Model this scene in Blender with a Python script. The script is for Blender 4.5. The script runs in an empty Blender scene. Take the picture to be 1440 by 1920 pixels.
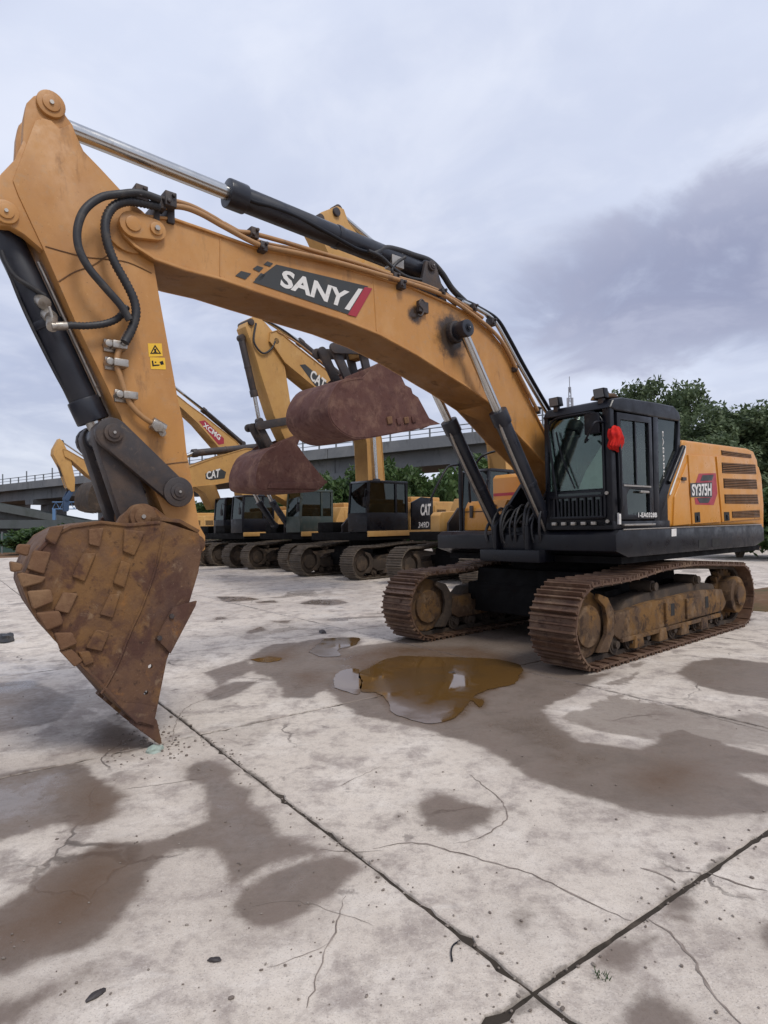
import bpy, bmesh, math, random
from mathutils import Vector, Matrix
from mathutils.geometry import tessellate_polygon
random.seed(7)
R = math.radians
scene = bpy.context.scene
COL = scene.collection

# ------------------------------------------------------------------ camera
F_PX, PITCH, ROLL, CAM_H = 1146.0, 0.0243, 0.0187, 1.644
cam_d = bpy.data.cameras.new('camera'); cam = bpy.data.objects.new('camera', cam_d); COL.objects.link(cam)
cam_d.sensor_fit = 'VERTICAL'; cam_d.sensor_height = 24.0; cam_d.sensor_width = 18.0
cam_d.lens = F_PX / 1920.0 * 24.0; cam_d.clip_start = 0.05; cam_d.clip_end = 3000
cp, sp = math.cos(PITCH), math.sin(PITCH); cr, sr = math.cos(ROLL), math.sin(ROLL)
_fw, _up, _rt = Vector((0, cp, sp)), Vector((0, -sp, cp)), Vector((1, 0, 0))
rt, up = _rt * cr - _up * sr, _rt * sr + _up * cr
cam.matrix_world = Matrix(((rt.x, up.x, -_fw.x, 0), (rt.y, up.y, -_fw.y, 0), (rt.z, up.z, -_fw.z, CAM_H), (0, 0, 0, 1)))
scene.camera = cam
scene.render.resolution_x, scene.render.resolution_y = 768, 1024

# ------------------------------------------------------------------ colour management
vs = scene.view_settings
vs.view_transform = 'Standard'; vs.look = 'None'; vs.exposure = 0.42; vs.gamma = 1.0; vs.use_curve_mapping = False

# ------------------------------------------------------------------ node helper
class NT:
    def __init__(s, tree): s.t = tree; s.n = tree.nodes; s.l = tree.links
    def new(s, kind, **kw):
        nd = s.n.new(kind)
        for k, v in kw.items(): setattr(nd, k, v)
        return nd
    def put(s, sock, v):
        if v is None: return
        if isinstance(v, bpy.types.NodeSocket): s.l.new(v, sock)
        else:
            if isinstance(v, (tuple, list)) and len(v) == 3 and sock.type == 'RGBA': v = (*v, 1)
            sock.default_value = v
    def math(s, op, a, b=None, c=None, clamp=False):
        nd = s.new('ShaderNodeMath', operation=op, use_clamp=clamp)
        s.put(nd.inputs[0], a); s.put(nd.inputs[1], b); s.put(nd.inputs[2], c); return nd.outputs[0]
    def vec(s, op, a, b=None, scale=None):
        nd = s.new('ShaderNodeVectorMath', operation=op)
        s.put(nd.inputs[0], a); s.put(nd.inputs[1], b)
        if scale is not None: s.put(nd.inputs['Scale'], scale)
        return nd.outputs['Value'] if op in ('DOT_PRODUCT', 'LENGTH', 'DISTANCE') else nd.outputs[0]
    def noise(s, v, scale, detail=6, rough=.6, dist=0.0):
        nd = s.new('ShaderNodeTexNoise'); s.put(nd.inputs['Vector'], v)
        nd.inputs['Scale'].default_value = scale; nd.inputs['Detail'].default_value = detail
        nd.inputs['Roughness'].default_value = rough; nd.inputs['Distortion'].default_value = dist
        return nd.outputs['Fac']
    def ramp(s, v, lo, hi, a=0.0, b=1.0, smooth=True):
        nd = s.new('ShaderNodeMapRange', interpolation_type='SMOOTHSTEP' if smooth else 'LINEAR')
        s.put(nd.inputs[0], v); nd.inputs[1].default_value = lo; nd.inputs[2].default_value = hi
        nd.inputs[3].default_value = a; nd.inputs[4].default_value = b; return nd.outputs[0]
    def mix(s, f, a, b, blend='MIX'):
        nd = s.new('ShaderNodeMix', data_type='RGBA', blend_type=blend)
        s.put(nd.inputs[0], f); s.put(nd.inputs[6], a); s.put(nd.inputs[7], b); return nd.outputs[2]
    def mapping(s, v, scale=(1, 1, 1), loc=(0, 0, 0)):
        nd = s.new('ShaderNodeMapping'); s.put(nd.inputs[0], v)
        nd.inputs['Scale'].default_value = scale; nd.inputs['Location'].default_value = loc; return nd.outputs[0]

# ------------------------------------------------------------------ world: overcast sky
SUN_EL, SUN_AZ = R(54), R(145)      # azimuth clockwise from +Y
world = bpy.data.worlds.new('World'); scene.world = world; world.use_nodes = True
w = NT(world.node_tree); w.n.clear()
tc = w.new('ShaderNodeTexCoord').outputs['Generated']
sky = w.new('ShaderNodeTexSky', sky_type='NISHITA', sun_disc=False)
sky.sun_elevation = SUN_EL; sky.sun_rotation = SUN_AZ; sky.air_density = 1.0; sky.dust_density = 2.0
sep = w.new('ShaderNodeSeparateXYZ'); w.l.new(tc, sep.inputs[0])
zc = w.math('MAXIMUM', sep.outputs[2], 0.0)
den = w.math('ADD', zc, 0.22)
comb = w.new('ShaderNodeCombineXYZ')
w.put(comb.inputs[0], w.math('DIVIDE', sep.outputs[0], den)); w.put(comb.inputs[1], w.math('DIVIDE', sep.outputs[1], den))
pl = comb.outputs[0]
n1 = w.noise(w.mapping(pl, (.55, .75, 1), (3.1, 1.7, 0)), 1.0, 5, .52, .4)
n2 = w.noise(w.mapping(pl, (1, 1, 1), (8.3, 2.2, 0)), 2.3, 7, .58, .6)
n3 = w.noise(pl, 9.0, 5, .55, .3)
# the darker cloud bank on the right of the view
dvec = w.vec('SUBTRACT', tc, (0.47, 0.80, 0.33))
bank = w.math('ADD', w.math('POWER', w.math('DIVIDE', w.vec('DOT_PRODUCT', dvec, (0.83, -0.49, 0.25)), .34), 2.0),
              w.math('POWER', w.math('DIVIDE', w.vec('DOT_PRODUCT', dvec, (-0.16, -0.26, 0.95)), .125), 2.0))
bank = w.math('SUBTRACT', 1.0, bank)
bank = w.math('ADD', bank, w.math('MULTIPLY', w.math('SUBTRACT', n2, .5), 3.6))
bank = w.ramp(bank, -.30, .75)
light = w.mix(w.ramp(n1, .33, .68), (.355, .395, .53), (.575, .62, .745))
light = w.mix(w.math('MULTIPLY', w.ramp(n2, .42, .7), .45), light, (.68, .71, .80))
light = w.mix(w.math('MULTIPLY', w.ramp(n3, .45, .75), .12), light, (.74, .76, .83))
light = w.mix(w.ramp(zc, .0, .24, .6, 0.0), light, (.66, .69, .74))
cloud = w.mix(w.math('MULTIPLY', bank, .96), light, w.mix(w.ramp(n2, .35, .65), (.235, .255, .37), (.35, .37, .485)))
nish = w.mix(1.0, (0, 0, 0), sky.outputs[0]); 
nish = w.vec('SCALE', sky.outputs[0], scale=.09)
col = w.mix(.93, nish, cloud)
bg = w.new('ShaderNodeBackground'); w.put(bg.inputs[0], col); bg.inputs[1].default_value = 1.0
wo = w.new('ShaderNodeOutputWorld'); w.l.new(bg.outputs[0], wo.inputs[0])

# ------------------------------------------------------------------ sun behind the overcast
sd = bpy.data.lights.new('sun', 'SUN'); sd.energy = 1.5; sd.angle = R(18); sd.color = (1, .955, .88)
sun = bpy.data.objects.new('sun', sd); COL.objects.link(sun); sun.location = (10, -10, 30)
sdir = Vector((math.sin(SUN_AZ) * math.cos(SUN_EL), math.cos(SUN_AZ) * math.cos(SUN_EL), math.sin(SUN_EL)))
sun.rotation_euler = sdir.to_track_quat('Z', 'Y').to_euler()

# ------------------------------------------------------------------ pixel rays
def ray(px):
    a, b = px[0] - 720, px[1] - 960
    u = a * cr - b * sr; v = a * sr + b * cr
    return Vector((u / F_PX, cp + v / F_PX * sp, sp - v / F_PX * cp))
def on_ground(px, z=0.0):
    d = ray(px); t = (z - CAM_H) / d.z
    return Vector((d.x * t, d.y * t, z))
def at_depth(px, Y):
    d = ray(px); return Vector((0, 0, CAM_H)) + d * (Y / d.y)
class Rig:
    """A machine's own frame: x forward, y to its left, z up; pixels are cast onto its vertical planes."""
    def __init__(s, x, y, yaw):
        s.x, s.y, s.yaw = x, y, yaw
        s.fw = (-math.sin(yaw), -math.cos(yaw)); s.lf = (math.cos(yaw), -math.sin(yaw))
        s.rz = math.atan2(s.fw[1], s.fw[0])
    def side(s, px, y):
        d = ray(px); n = s.lf
        t = (n[0] * s.x + n[1] * s.y + y) / (n[0] * d.x + n[1] * d.y)
        qx, qy = d.x * t - s.x, d.y * t - s.y
        return (qx * s.fw[0] + qy * s.fw[1], CAM_H + d.z * t)
    def sides(s, L, y): return [s.side(q, y) for q in L]
    def p3(s, px, y):
        a = s.side(px, y); return Vector((a[0], y, a[1]))
    def front(s, px, x):
        d = ray(px); n = s.fw
        t = (n[0] * s.x + n[1] * s.y + x) / (n[0] * d.x + n[1] * d.y)
        qx, qy = d.x * t - s.x, d.y * t - s.y
        return (qx * s.lf[0] + qy * s.lf[1], CAM_H + d.z * t)

# ------------------------------------------------------------------ materials
MATS = {}
def mat(name, base, rough=.5, metal=0.0, layers=(), bump=None, rvar=.12, spec=.5, coat=0.0, extra=None):
    """layers: (colour, noise scale, lo, hi, amount, stretch) blended over the base colour in turn."""
    if name in MATS: return MATS[name]
    m = bpy.data.materials.new(name); m.use_nodes = True; MATS[name] = m
    t = NT(m.node_tree); t.n.clear()
    pos = t.new('ShaderNodeNewGeometry').outputs['Position']
    c = base if len(base) == 4 else (*base, 1)
    rgb = t.new('ShaderNodeRGB'); rgb.outputs[0].default_value = c; c = rgb.outputs[0]
    r = t.ramp(t.noise(pos, 5.0, 6, .65), .3, .7, max(.02, rough - rvar), min(1, rough + rvar))
    for i, (lc, sc, lo, hi, am, st) in enumerate(layers):
        v = t.mapping(pos, st, (i * 3.7, i * 1.3, i * 2.1))
        f = t.math('MULTIPLY', t.ramp(t.noise(v, sc, 9, .68, .3), lo, hi), am)
        c = t.mix(f, c, lc); r = t.math('ADD', r, t.math('MULTIPLY', f, .25), clamp=True)
    if extra: c, r = extra(t, pos, c, r)
    bs = t.new('ShaderNodeBsdfPrincipled'); t.put(bs.inputs['Base Color'], c); t.put(bs.inputs['Roughness'], r)
    bs.inputs['Metallic'].default_value = metal; bs.inputs['Specular IOR Level'].default_value = spec
    bs.inputs['Coat Weight'].default_value = coat; bs.inputs['Coat Roughness'].default_value = .15
    if bump:
        b = t.new('ShaderNodeBump'); b.inputs['Strength'].default_value = bump[1]; b.inputs['Distance'].default_value = bump[2] if len(bump) > 2 else .01
        t.put(b.inputs['Height'], t.noise(pos, bump[0], 8, .7)); t.l.new(b.outputs[0], bs.inputs['Normal'])
    o = t.new('ShaderNodeOutputMaterial'); t.l.new(bs.outputs[0], o.inputs[0])
    return m
I3 = (1, 1, 1)
DUST, MUD = (.34, .25, .16), (.13, .075, .04)
def blobs(t, pos, spots):
    """max of (1 - d^2) over round spots (x, y, z, radius) in world space"""
    f = None
    for (x, y, z, r) in spots:
        d = t.vec('DISTANCE', pos, (x, y, z)); k = t.ramp(d, 0, r, 1, 0, False)
        f = k if f is None else t.math('MAXIMUM', f, k)
    return f
# the hero's frame is needed by stain positions
H = Rig(2.8932, 9.3145, 0.8723)
def hero_world(px, y):
    p = H.p3(px, y); return (H.x + H.fw[0] * p.x + H.lf[0] * p.y, H.y + H.fw[1] * p.x + H.lf[1] * p.y, p.z)
def boom_stain(t, pos, c, r):
    f = blobs(t, pos, [(*hero_world((848, 630), .29), .42), (*hero_world((780, 588), .29), .17)])
    f = t.math('ADD', f, t.math('MULTIPLY', t.math('SUBTRACT', t.noise(pos, 7, 6, .7), .5), .9))
    f = t.math('MULTIPLY', t.ramp(f, .20, .62), .95)
    return t.mix(f, c, (.018, .014, .012)), t.math('SUBTRACT', r, t.math('MULTIPLY', f, .1), clamp=True)
YEL = (.46, .215, .055)
M_YEL = mat('boom_paint', YEL, .42, 0, [((.38, .175, .055), 1.1, .4, .65, .7, I3), ((.53, .285, .11), 2.6, .45, .7, .65, (1, 1, .5)), ((.19, .095, .045), 4.5, .55, .70, .65, (1, 1, .3)), (DUST, 14, .52, .75, .4, I3), ((.62, .40, .19), 30, .60, .72, .35, I3), ((.09, .045, .025), 55, .63, .70, .7, I3)], (35, .12, .004), extra=boom_stain)
M_YEL2 = mat('house_paint', (.55, .235, .03), .36, 0, [((.52, .21, .02), 1.4, .42, .65, .5, I3), ((.45, .30, .12), 3.2, .52, .75, .35, (1, 1, .4)), (DUST, 16, .6, .78, .25, I3)], (40, .06, .003), coat=.15)
M_YELB = mat('weathered_cat_paint', (.50, .28, .085), .55, 0, [((.40, .21, .07), 1.3, .4, .66, .6, I3), ((.58, .37, .16), 2.6, .5, .72, .5, (1, 1, .4)), ((.12, .07, .035), 7, .57, .72, .55, (1, 1, .35)), (DUST, 25, .6, .75, .4, I3)], (30, .15, .004))
M_BLACK = mat('black_paint', (.0045, .005, .0085), .36, 0, [((.011, .011, .013), 2.2, .45, .7, .7, I3), ((.06, .048, .04), 9, .62, .80, .3, (1, 1, .5))], (45, .08, .003), spec=.32)
M_NAVY = mat('dark_cylinder_paint', (.014, .016, .024), .36, 0, [((.03, .03, .036), 2.5, .45, .7, .6, I3), ((.12, .095, .075), 11, .62, .78, .25, I3)], (45, .08, .003))
M_DIRTY = mat('greasy_dark_steel', (.040, .033, .033), .55, .1, [((.10, .065, .045), 3, .45, .7, .7, I3), ((.20, .14, .09), 14, .58, .74, .45, I3)], (28, .35, .008))
M_CHROME = mat('chrome_rod', (.55, .55, .54), .22, 1.0, [((.25, .22, .17), 8, .55, .75, .5, (1, 1, .3))], None, .08)
M_STEEL = mat('bare_steel', (.40, .37, .33), .4, .8, [((.14, .09, .05), 12, .5, .7, .6, I3)], (40, .2, .004))
M_RUBBER = mat('hose_rubber', (.022, .022, .025), .55, 0, [((.09, .075, .06), 9, .5, .72, .6, I3)], (60, .2, .003))
M_PIPE = mat('brown_pipe_paint', (.36, .19, .075), .45, 0, [((.13, .08, .05), 6, .5, .7, .6, I3), (DUST, 18, .55, .75, .4, I3)], (40, .1, .003))
M_RUST = mat('rusty_bucket_steel', (.125, .064, .034), .7, .05, [((.075, .040, .032), .9, .44, .60, .85, I3), ((.20, .105, .042), 1.5, .46, .62, .85, I3), ((.075, .036, .028), 3.1, .50, .64, .85, I3), ((.27, .12, .035), 4.6, .58, .70, .6, I3), ((.30, .21, .13), 8, .57, .74, .5, I3), ((.04, .022, .017), 17, .57, .70, .8, I3), ((.34, .25, .17), 45, .60, .72, .4, I3)], (16, .7, .014), spec=.35)
M_RUST2 = mat('mud_caked_plate', (.155, .082, .045), .85, 0, [((.24, .145, .08), 3.5, .42, .66, .8, I3), ((.10, .05, .03), 8, .52, .7, .7, I3)], (22, .7, .015), spec=.25)
M_REDRUST = mat('maroon_bucket_steel', (.105, .047, .038), .75, .05, [((.20, .115, .085), 2.2, .45, .68, .8, I3), ((.07, .032, .028), 4, .5, .68, .7, I3), ((.28, .19, .14), 7, .6, .76, .45, I3)], (14, .5, .015), spec=.3)
M_SHOE = mat('rusty_track_shoe', (.115, .062, .038), .55, .35, [((.21, .135, .085), 4, .45, .68, .8, I3), ((.06, .032, .024), 7, .5, .68, .8, I3), ((.34, .26, .18), 15, .6, .74, .5, I3)], (30, .5, .008))
M_SHOEB = mat('dusty_track_shoe', (.10, .078, .058), .7, .2, [((.20, .16, .12), 3, .42, .66, .8, I3), ((.05, .035, .028), 6, .5, .7, .7, I3)], (22, .5, .01))
M_FRAME = mat('dusty_track_frame', (.085, .050, .028), .8, 0, [((.17, .088, .028), 1.7, .44, .60, .85, I3), ((.21, .14, .085), 4.2, .50, .68, .7, I3), ((.035, .022, .017), 6, .50, .64, .85, I3), ((.28, .20, .13), 22, .60, .74, .5, I3)], (18, .6, .012), spec=.3)
M_FRAMEB = mat('dark_track_frame', (.05, .038, .03), .8, 0, [((.13, .09, .06), 4, .45, .7, .7, I3)], (20, .4, .01), spec=.25)
M_UNDER = mat('dark_underbody', (.004, .0037, .004), .75, 0, [((.014, .010, .009), 5, .5, .72, .6, I3)], (25, .3, .008), spec=.15)
M_RED = mat('decal_red', (.33, .022, .038), .45, 0, [((.24, .10, .05), 9, .58, .75, .4, I3)])
M_DECAL = mat('decal_charcoal', (.034, .036, .036), .5, 0, [((.10, .08, .06), 7, .55, .72, .5, I3)])
M_WHITE = mat('decal_white', (.68, .66, .63), .5, 0, [((.40, .33, .26), 14, .52, .72, .55, I3)])
M_WARN = mat('decal_yellow', (.78, .47, .03), .5, 0, [((.5, .3, .06), 11, .55, .75, .5, I3)])
M_CLOTH = mat('red_cloth', (.55, .022, .015), .85, 0, [((.36, .015, .02), 12, .45, .65, .7, I3)], (60, .3, .004), spec=.2)
M_SHEET = mat('white_plastic_sheet', (.75, .76, .73), .6, 0, [((.5, .5, .46), 6, .45, .7, .5, I3)])
M_SEAT = mat('seat_fabric', (.04, .04, .042), .85)
M_LENS = mat('lamp_lens', (.16, .165, .17), .15, 0, [], None, .03)
M_HOLE = mat('dark_mesh', (.012, .011, .010), .8)
M_BROWN = mat('brown_slat', (.20, .088, .022), .5, 0, [(DUST, 12, .5, .75, .4, I3)])
def glass_mat(name, tint, refl=.06):
    m = bpy.data.materials.new(name); m.use_nodes = True; t = NT(m.node_tree); t.n.clear()
    tr = t.new('ShaderNodeBsdfTransparent'); tr.inputs[0].default_value = (*tint, 1)
    gl = t.new('ShaderNodeBsdfGlossy'); gl.inputs[0].default_value = (.85, .95, .92, 1); gl.inputs[1].default_value = .03
    pos = t.new('ShaderNodeNewGeometry').outputs['Position']
    df = t.new('ShaderNodeBsdfDiffuse'); df.inputs[0].default_value = (.30, .33, .30, 1)
    fr = t.new('ShaderNodeFresnel'); fr.inputs[0].default_value = 1.5
    m1 = t.new('ShaderNodeMixShader'); t.put(m1.inputs[0], t.math('ADD', t.math('MULTIPLY', fr.outputs[0], 1.05), refl, clamp=True))
    t.l.new(tr.outputs[0], m1.inputs[1]); t.l.new(gl.outputs[0], m1.inputs[2])
    m2 = t.new('ShaderNodeMixShader'); t.put(m2.inputs[0], t.ramp(t.noise(pos, 5, 7, .7, .4), .45, .8, .004, .06))
    t.l.new(m1.outputs[0], m2.inputs[1]); t.l.new(df.outputs[0], m2.inputs[2])
    o = t.new('ShaderNodeOutputMaterial'); t.l.new(m2.outputs[0], o.inputs[0]); return m
M_GLASS = glass_mat('cab_glass', (.78, .88, .82), .02)
M_GLASSD = glass_mat('dark_cab_glass', (.10, .13, .125), .01)

# ------------------------------------------------------------------ mesh helpers
def finish(bm, name, m, parent=None, bevel=0.0, seg=2, ang=32, smooth=True, loc=None):
    bmesh.ops.recalc_face_normals(bm, faces=bm.faces)
    if bevel:
        ed = [e for e in bm.edges if len(e.link_faces) == 2 and e.calc_face_angle(0) > R(30)]
        if ed: bmesh.ops.bevel(bm, geom=ed, offset=bevel, segments=seg, profile=.6, affect='EDGES', clamp_overlap=True)
    if smooth:
        for f in bm.faces: f.smooth = True
        for e in bm.edges:
            if len(e.link_faces) != 2 or e.calc_face_angle(0) > R(ang): e.smooth = False
    me = bpy.data.meshes.new(name); bm.to_mesh(me); bm.free()
    for x in (m if isinstance(m, (list, tuple)) else [m]): me.materials.append(x)
    o = bpy.data.objects.new(name, me); COL.objects.link(o)
    if parent: o.parent = parent
    if loc: o.location = loc
    return o
def empty(name, loc, rz=0.0):
    o = bpy.data.objects.new(name, None); COL.objects.link(o); o.location = loc; o.rotation_euler = (0, 0, rz); o.empty_display_size = .3; return o
def tag(o, label=None, cat=None, group=None, kind=None):
    if label: o['label'] = label
    if cat: o['category'] = cat
    if group: o['group'] = group
    if kind: o['kind'] = kind
    return o
def prism(bm, pts, y0, y1, holes=()):
    """polygon in (x, z) pulled from y0 to y1"""
    loops = [pts] + list(holes)
    flat = [p for L in loops for p in L]
    A = [bm.verts.new((p[0], y0, p[1])) for p in flat]; B = [bm.verts.new((p[0], y1, p[1])) for p in flat]
    if holes:
        for tri in tessellate_polygon([[Vector((p[0], p[1], 0)) for p in L] for L in loops]):
            bm.faces.new([A[i] for i in tri]); bm.faces.new([B[i] for i in reversed(tri)])
    else:
        bm.faces.new(A); bm.faces.new(list(reversed(B)))
    k = 0
    for L in loops:
        n = len(L)
        for i in range(n):
            j = (i + 1) % n; bm.faces.new((A[k + i], B[k + i], B[k + j], A[k + j]))
        k += n
def box(bm, x0, x1, y0, y1, z0, z1): prism(bm, [(x0, z0), (x1, z0), (x1, z1), (x0, z1)], y0, y1)
def strip(bm, pts, t, y0, y1):
    """a plate of thickness t following an open (x, z) polyline; t>0 thickens to its left"""
    n = len(pts); off = []
    for i in range(n):
        a, b = pts[max(0, i - 1)], pts[min(n - 1, i + 1)]
        dx, dz = b[0] - a[0], b[1] - a[1]; l = math.hypot(dx, dz) or 1
        off.append((pts[i][0] - dz / l * t, pts[i][1] + dx / l * t))
    prism(bm, list(pts) + off[::-1], y0, y1)
def cyl(bm, p0, p1, r0, r1=None, n=20, caps=True):
    p0, p1 = Vector(p0), Vector(p1); r1 = r0 if r1 is None else r1
    d = (p1 - p0).normalized(); q = d.to_track_quat('Z', 'Y')
    A, B = [], []
    for i in range(n):
        a = 2 * math.pi * i / n; v = q @ Vector((math.cos(a), math.sin(a), 0))
        A.append(bm.verts.new(p0 + v * r0)); B.append(bm.verts.new(p1 + v * r1))
    for i in range(n): bm.faces.new((A[i], A[(i + 1) % n], B[(i + 1) % n], B[i]))
    if caps: bm.faces.new(A[::-1]); bm.faces.new(B)
def catmull(P, k=6):
    P = [Vector(p) for p in P]; out = []
    for i in range(len(P) - 1):
        a, b, c, d = P[max(0, i - 1)], P[i], P[i + 1], P[min(len(P) - 1, i + 2)]
        for j in range(k):
            t = j / k
            out.append(.5 * ((2 * b) + (c - a) * t + (2 * a - 5 * b + 4 * c - d) * t * t + (3 * b - a - 3 * c + d) * t ** 3))
    return out + [P[-1]]
def resample(P, step):
    out = [P[0].copy()]; acc = 0
    for a, b in zip(P, P[1:]):
        l = (b - a).length
        while acc + l >= step:
            t = (step - acc) / l; a = a.lerp(b, t); out.append(a.copy()); l = (b - a).length; acc = 0
        acc += l
    out.append(P[-1].copy()); return out
def tube(bm, P, r, n=10, smooth=6, rib=None):
    P = catmull(P, smooth) if smooth else [Vector(p) for p in P]
    if rib: P = resample(P, rib)
    prev = None; rings = []
    for i, p in enumerate(P):
        d = (P[min(i + 1, len(P) - 1)] - P[max(i - 1, 0)]).normalized()
        if prev is None:
            u = d.cross(Vector((.3, .8, .5))).normalized()
        else: u = (prev - d * prev.dot(d)).normalized()
        prev = u; v = d.cross(u); rr = r * (1.0 if not rib else (1.08 if i % 2 else .9))
        rings.append([bm.verts.new(p + (u * math.cos(2 * math.pi * k / n) + v * math.sin(2 * math.pi * k / n)) * rr) for k in range(n)])
    for a, b in zip(rings, rings[1:]):
        for k in range(n): bm.faces.new((a[k], a[(k + 1) % n], b[(k + 1) % n], b[k]))
    bm.faces.new(rings[0][::-1]); bm.faces.new(rings[-1])
def disc_poly(cx, cz, r, n=20, a0=0): return [(cx + r * math.cos(a0 + 2 * math.pi * i / n), cz + r * math.sin(a0 + 2 * math.pi * i / n)) for i in range(n)]
def Q(fn, name, m, parent, **kw):
    bm = bmesh.new(); fn(bm); return finish(bm, name, m, parent, **kw)
def P_prism(name, pts, y0, y1, m, parent, bevel=0.0, holes=(), **kw): return Q(lambda b: prism(b, pts, y0, y1, holes), name, m, parent, bevel=bevel, **kw)
def P_box(name, x0, x1, y0, y1, z0, z1, m, parent, bevel=0.0, **kw): return Q(lambda b: box(b, x0, x1, y0, y1, z0, z1), name, m, parent, bevel=bevel, **kw)
def P_cyl(name, p0, p1, r, m, parent, r1=None, n=20, bevel=0.0, **kw): return Q(lambda b: cyl(b, p0, p1, r, r1, n), name, m, parent, bevel=bevel, **kw)
def P_tube(name, P, r, m, parent, n=10, smooth=6, rib=None, **kw): return Q(lambda b: tube(b, P, r, n, smooth, rib), name, m, parent, ang=60, **kw)
def capsule(a, b, ra, rb, n=9):
    """outline round two circles, for link plates"""
    dx, dz = b[0] - a[0], b[1] - a[1]; th = math.atan2(dz, dx); out = []
    for i in range(n): t = th + math.pi / 2 + math.pi * i / (n - 1); out.append((a[0] + ra * math.cos(t), a[1] + ra * math.sin(t)))
    for i in range(n): t = th - math.pi / 2 + math.pi * i / (n - 1); out.append((b[0] + rb * math.cos(t), b[1] + rb * math.sin(t)))
    return out
_txt = {}
def text_mesh(s, weight=.0):
    if (s, weight) in _txt: return _txt[(s, weight)]
    c = bpy.data.curves.new('t', 'FONT'); c.body = s; c.size = 1; c.offset = weight; c.resolution_u = 3
    o = bpy.data.objects.new('t', c); COL.objects.link(o); bpy.context.view_layer.update()
    me = bpy.data.meshes.new_from_object(o.evaluated_get(bpy.context.evaluated_depsgraph_get()))
    bpy.data.objects.remove(o); bpy.data.curves.remove(c)
    v = [q.co.copy() for q in me.vertices]; f = [tuple(p.vertices) for p in me.polygons]; bpy.data.meshes.remove(me)
    x0, x1 = min(q.x for q in v), max(q.x for q in v); y0, y1 = min(q.y for q in v), max(q.y for q in v)
    _txt[(s, weight)] = ([((q.x - x0) / (x1 - x0), (q.y - y0) / (y1 - y0)) for q in v], f); return _txt[(s, weight)]
def text_on(s, quad, y, m, parent, name='lettering', weight=.02):
    """letters stretched over quad = (x, z) of top-left, top-right, bottom-right, bottom-left on the plane y"""
    v, f = text_mesh(s, weight); tl, tr, br, bl = quad; V = []
    for (a, b) in v:
        tx, tz = tl[0] + (tr[0] - tl[0]) * a, tl[1] + (tr[1] - tl[1]) * a
        bx, bz = bl[0] + (br[0] - bl[0]) * a, bl[1] + (br[1] - bl[1]) * a
        V.append((bx + (tx - bx) * b, y, bz + (tz - bz) * b))
    me = bpy.data.meshes.new(name); me.from_pydata(V, [], f); me.materials.append(m)
    o = bpy.data.objects.new(name, me); COL.objects.link(o); o.parent = parent; return o
def copy_obj(src, parent, loc=None, rot=None):
    o = src.copy(); COL.objects.link(o); o.parent = parent
    if loc is not None: o.location = loc
    if rot is not None: o.rotation_euler = rot
    return o
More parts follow.
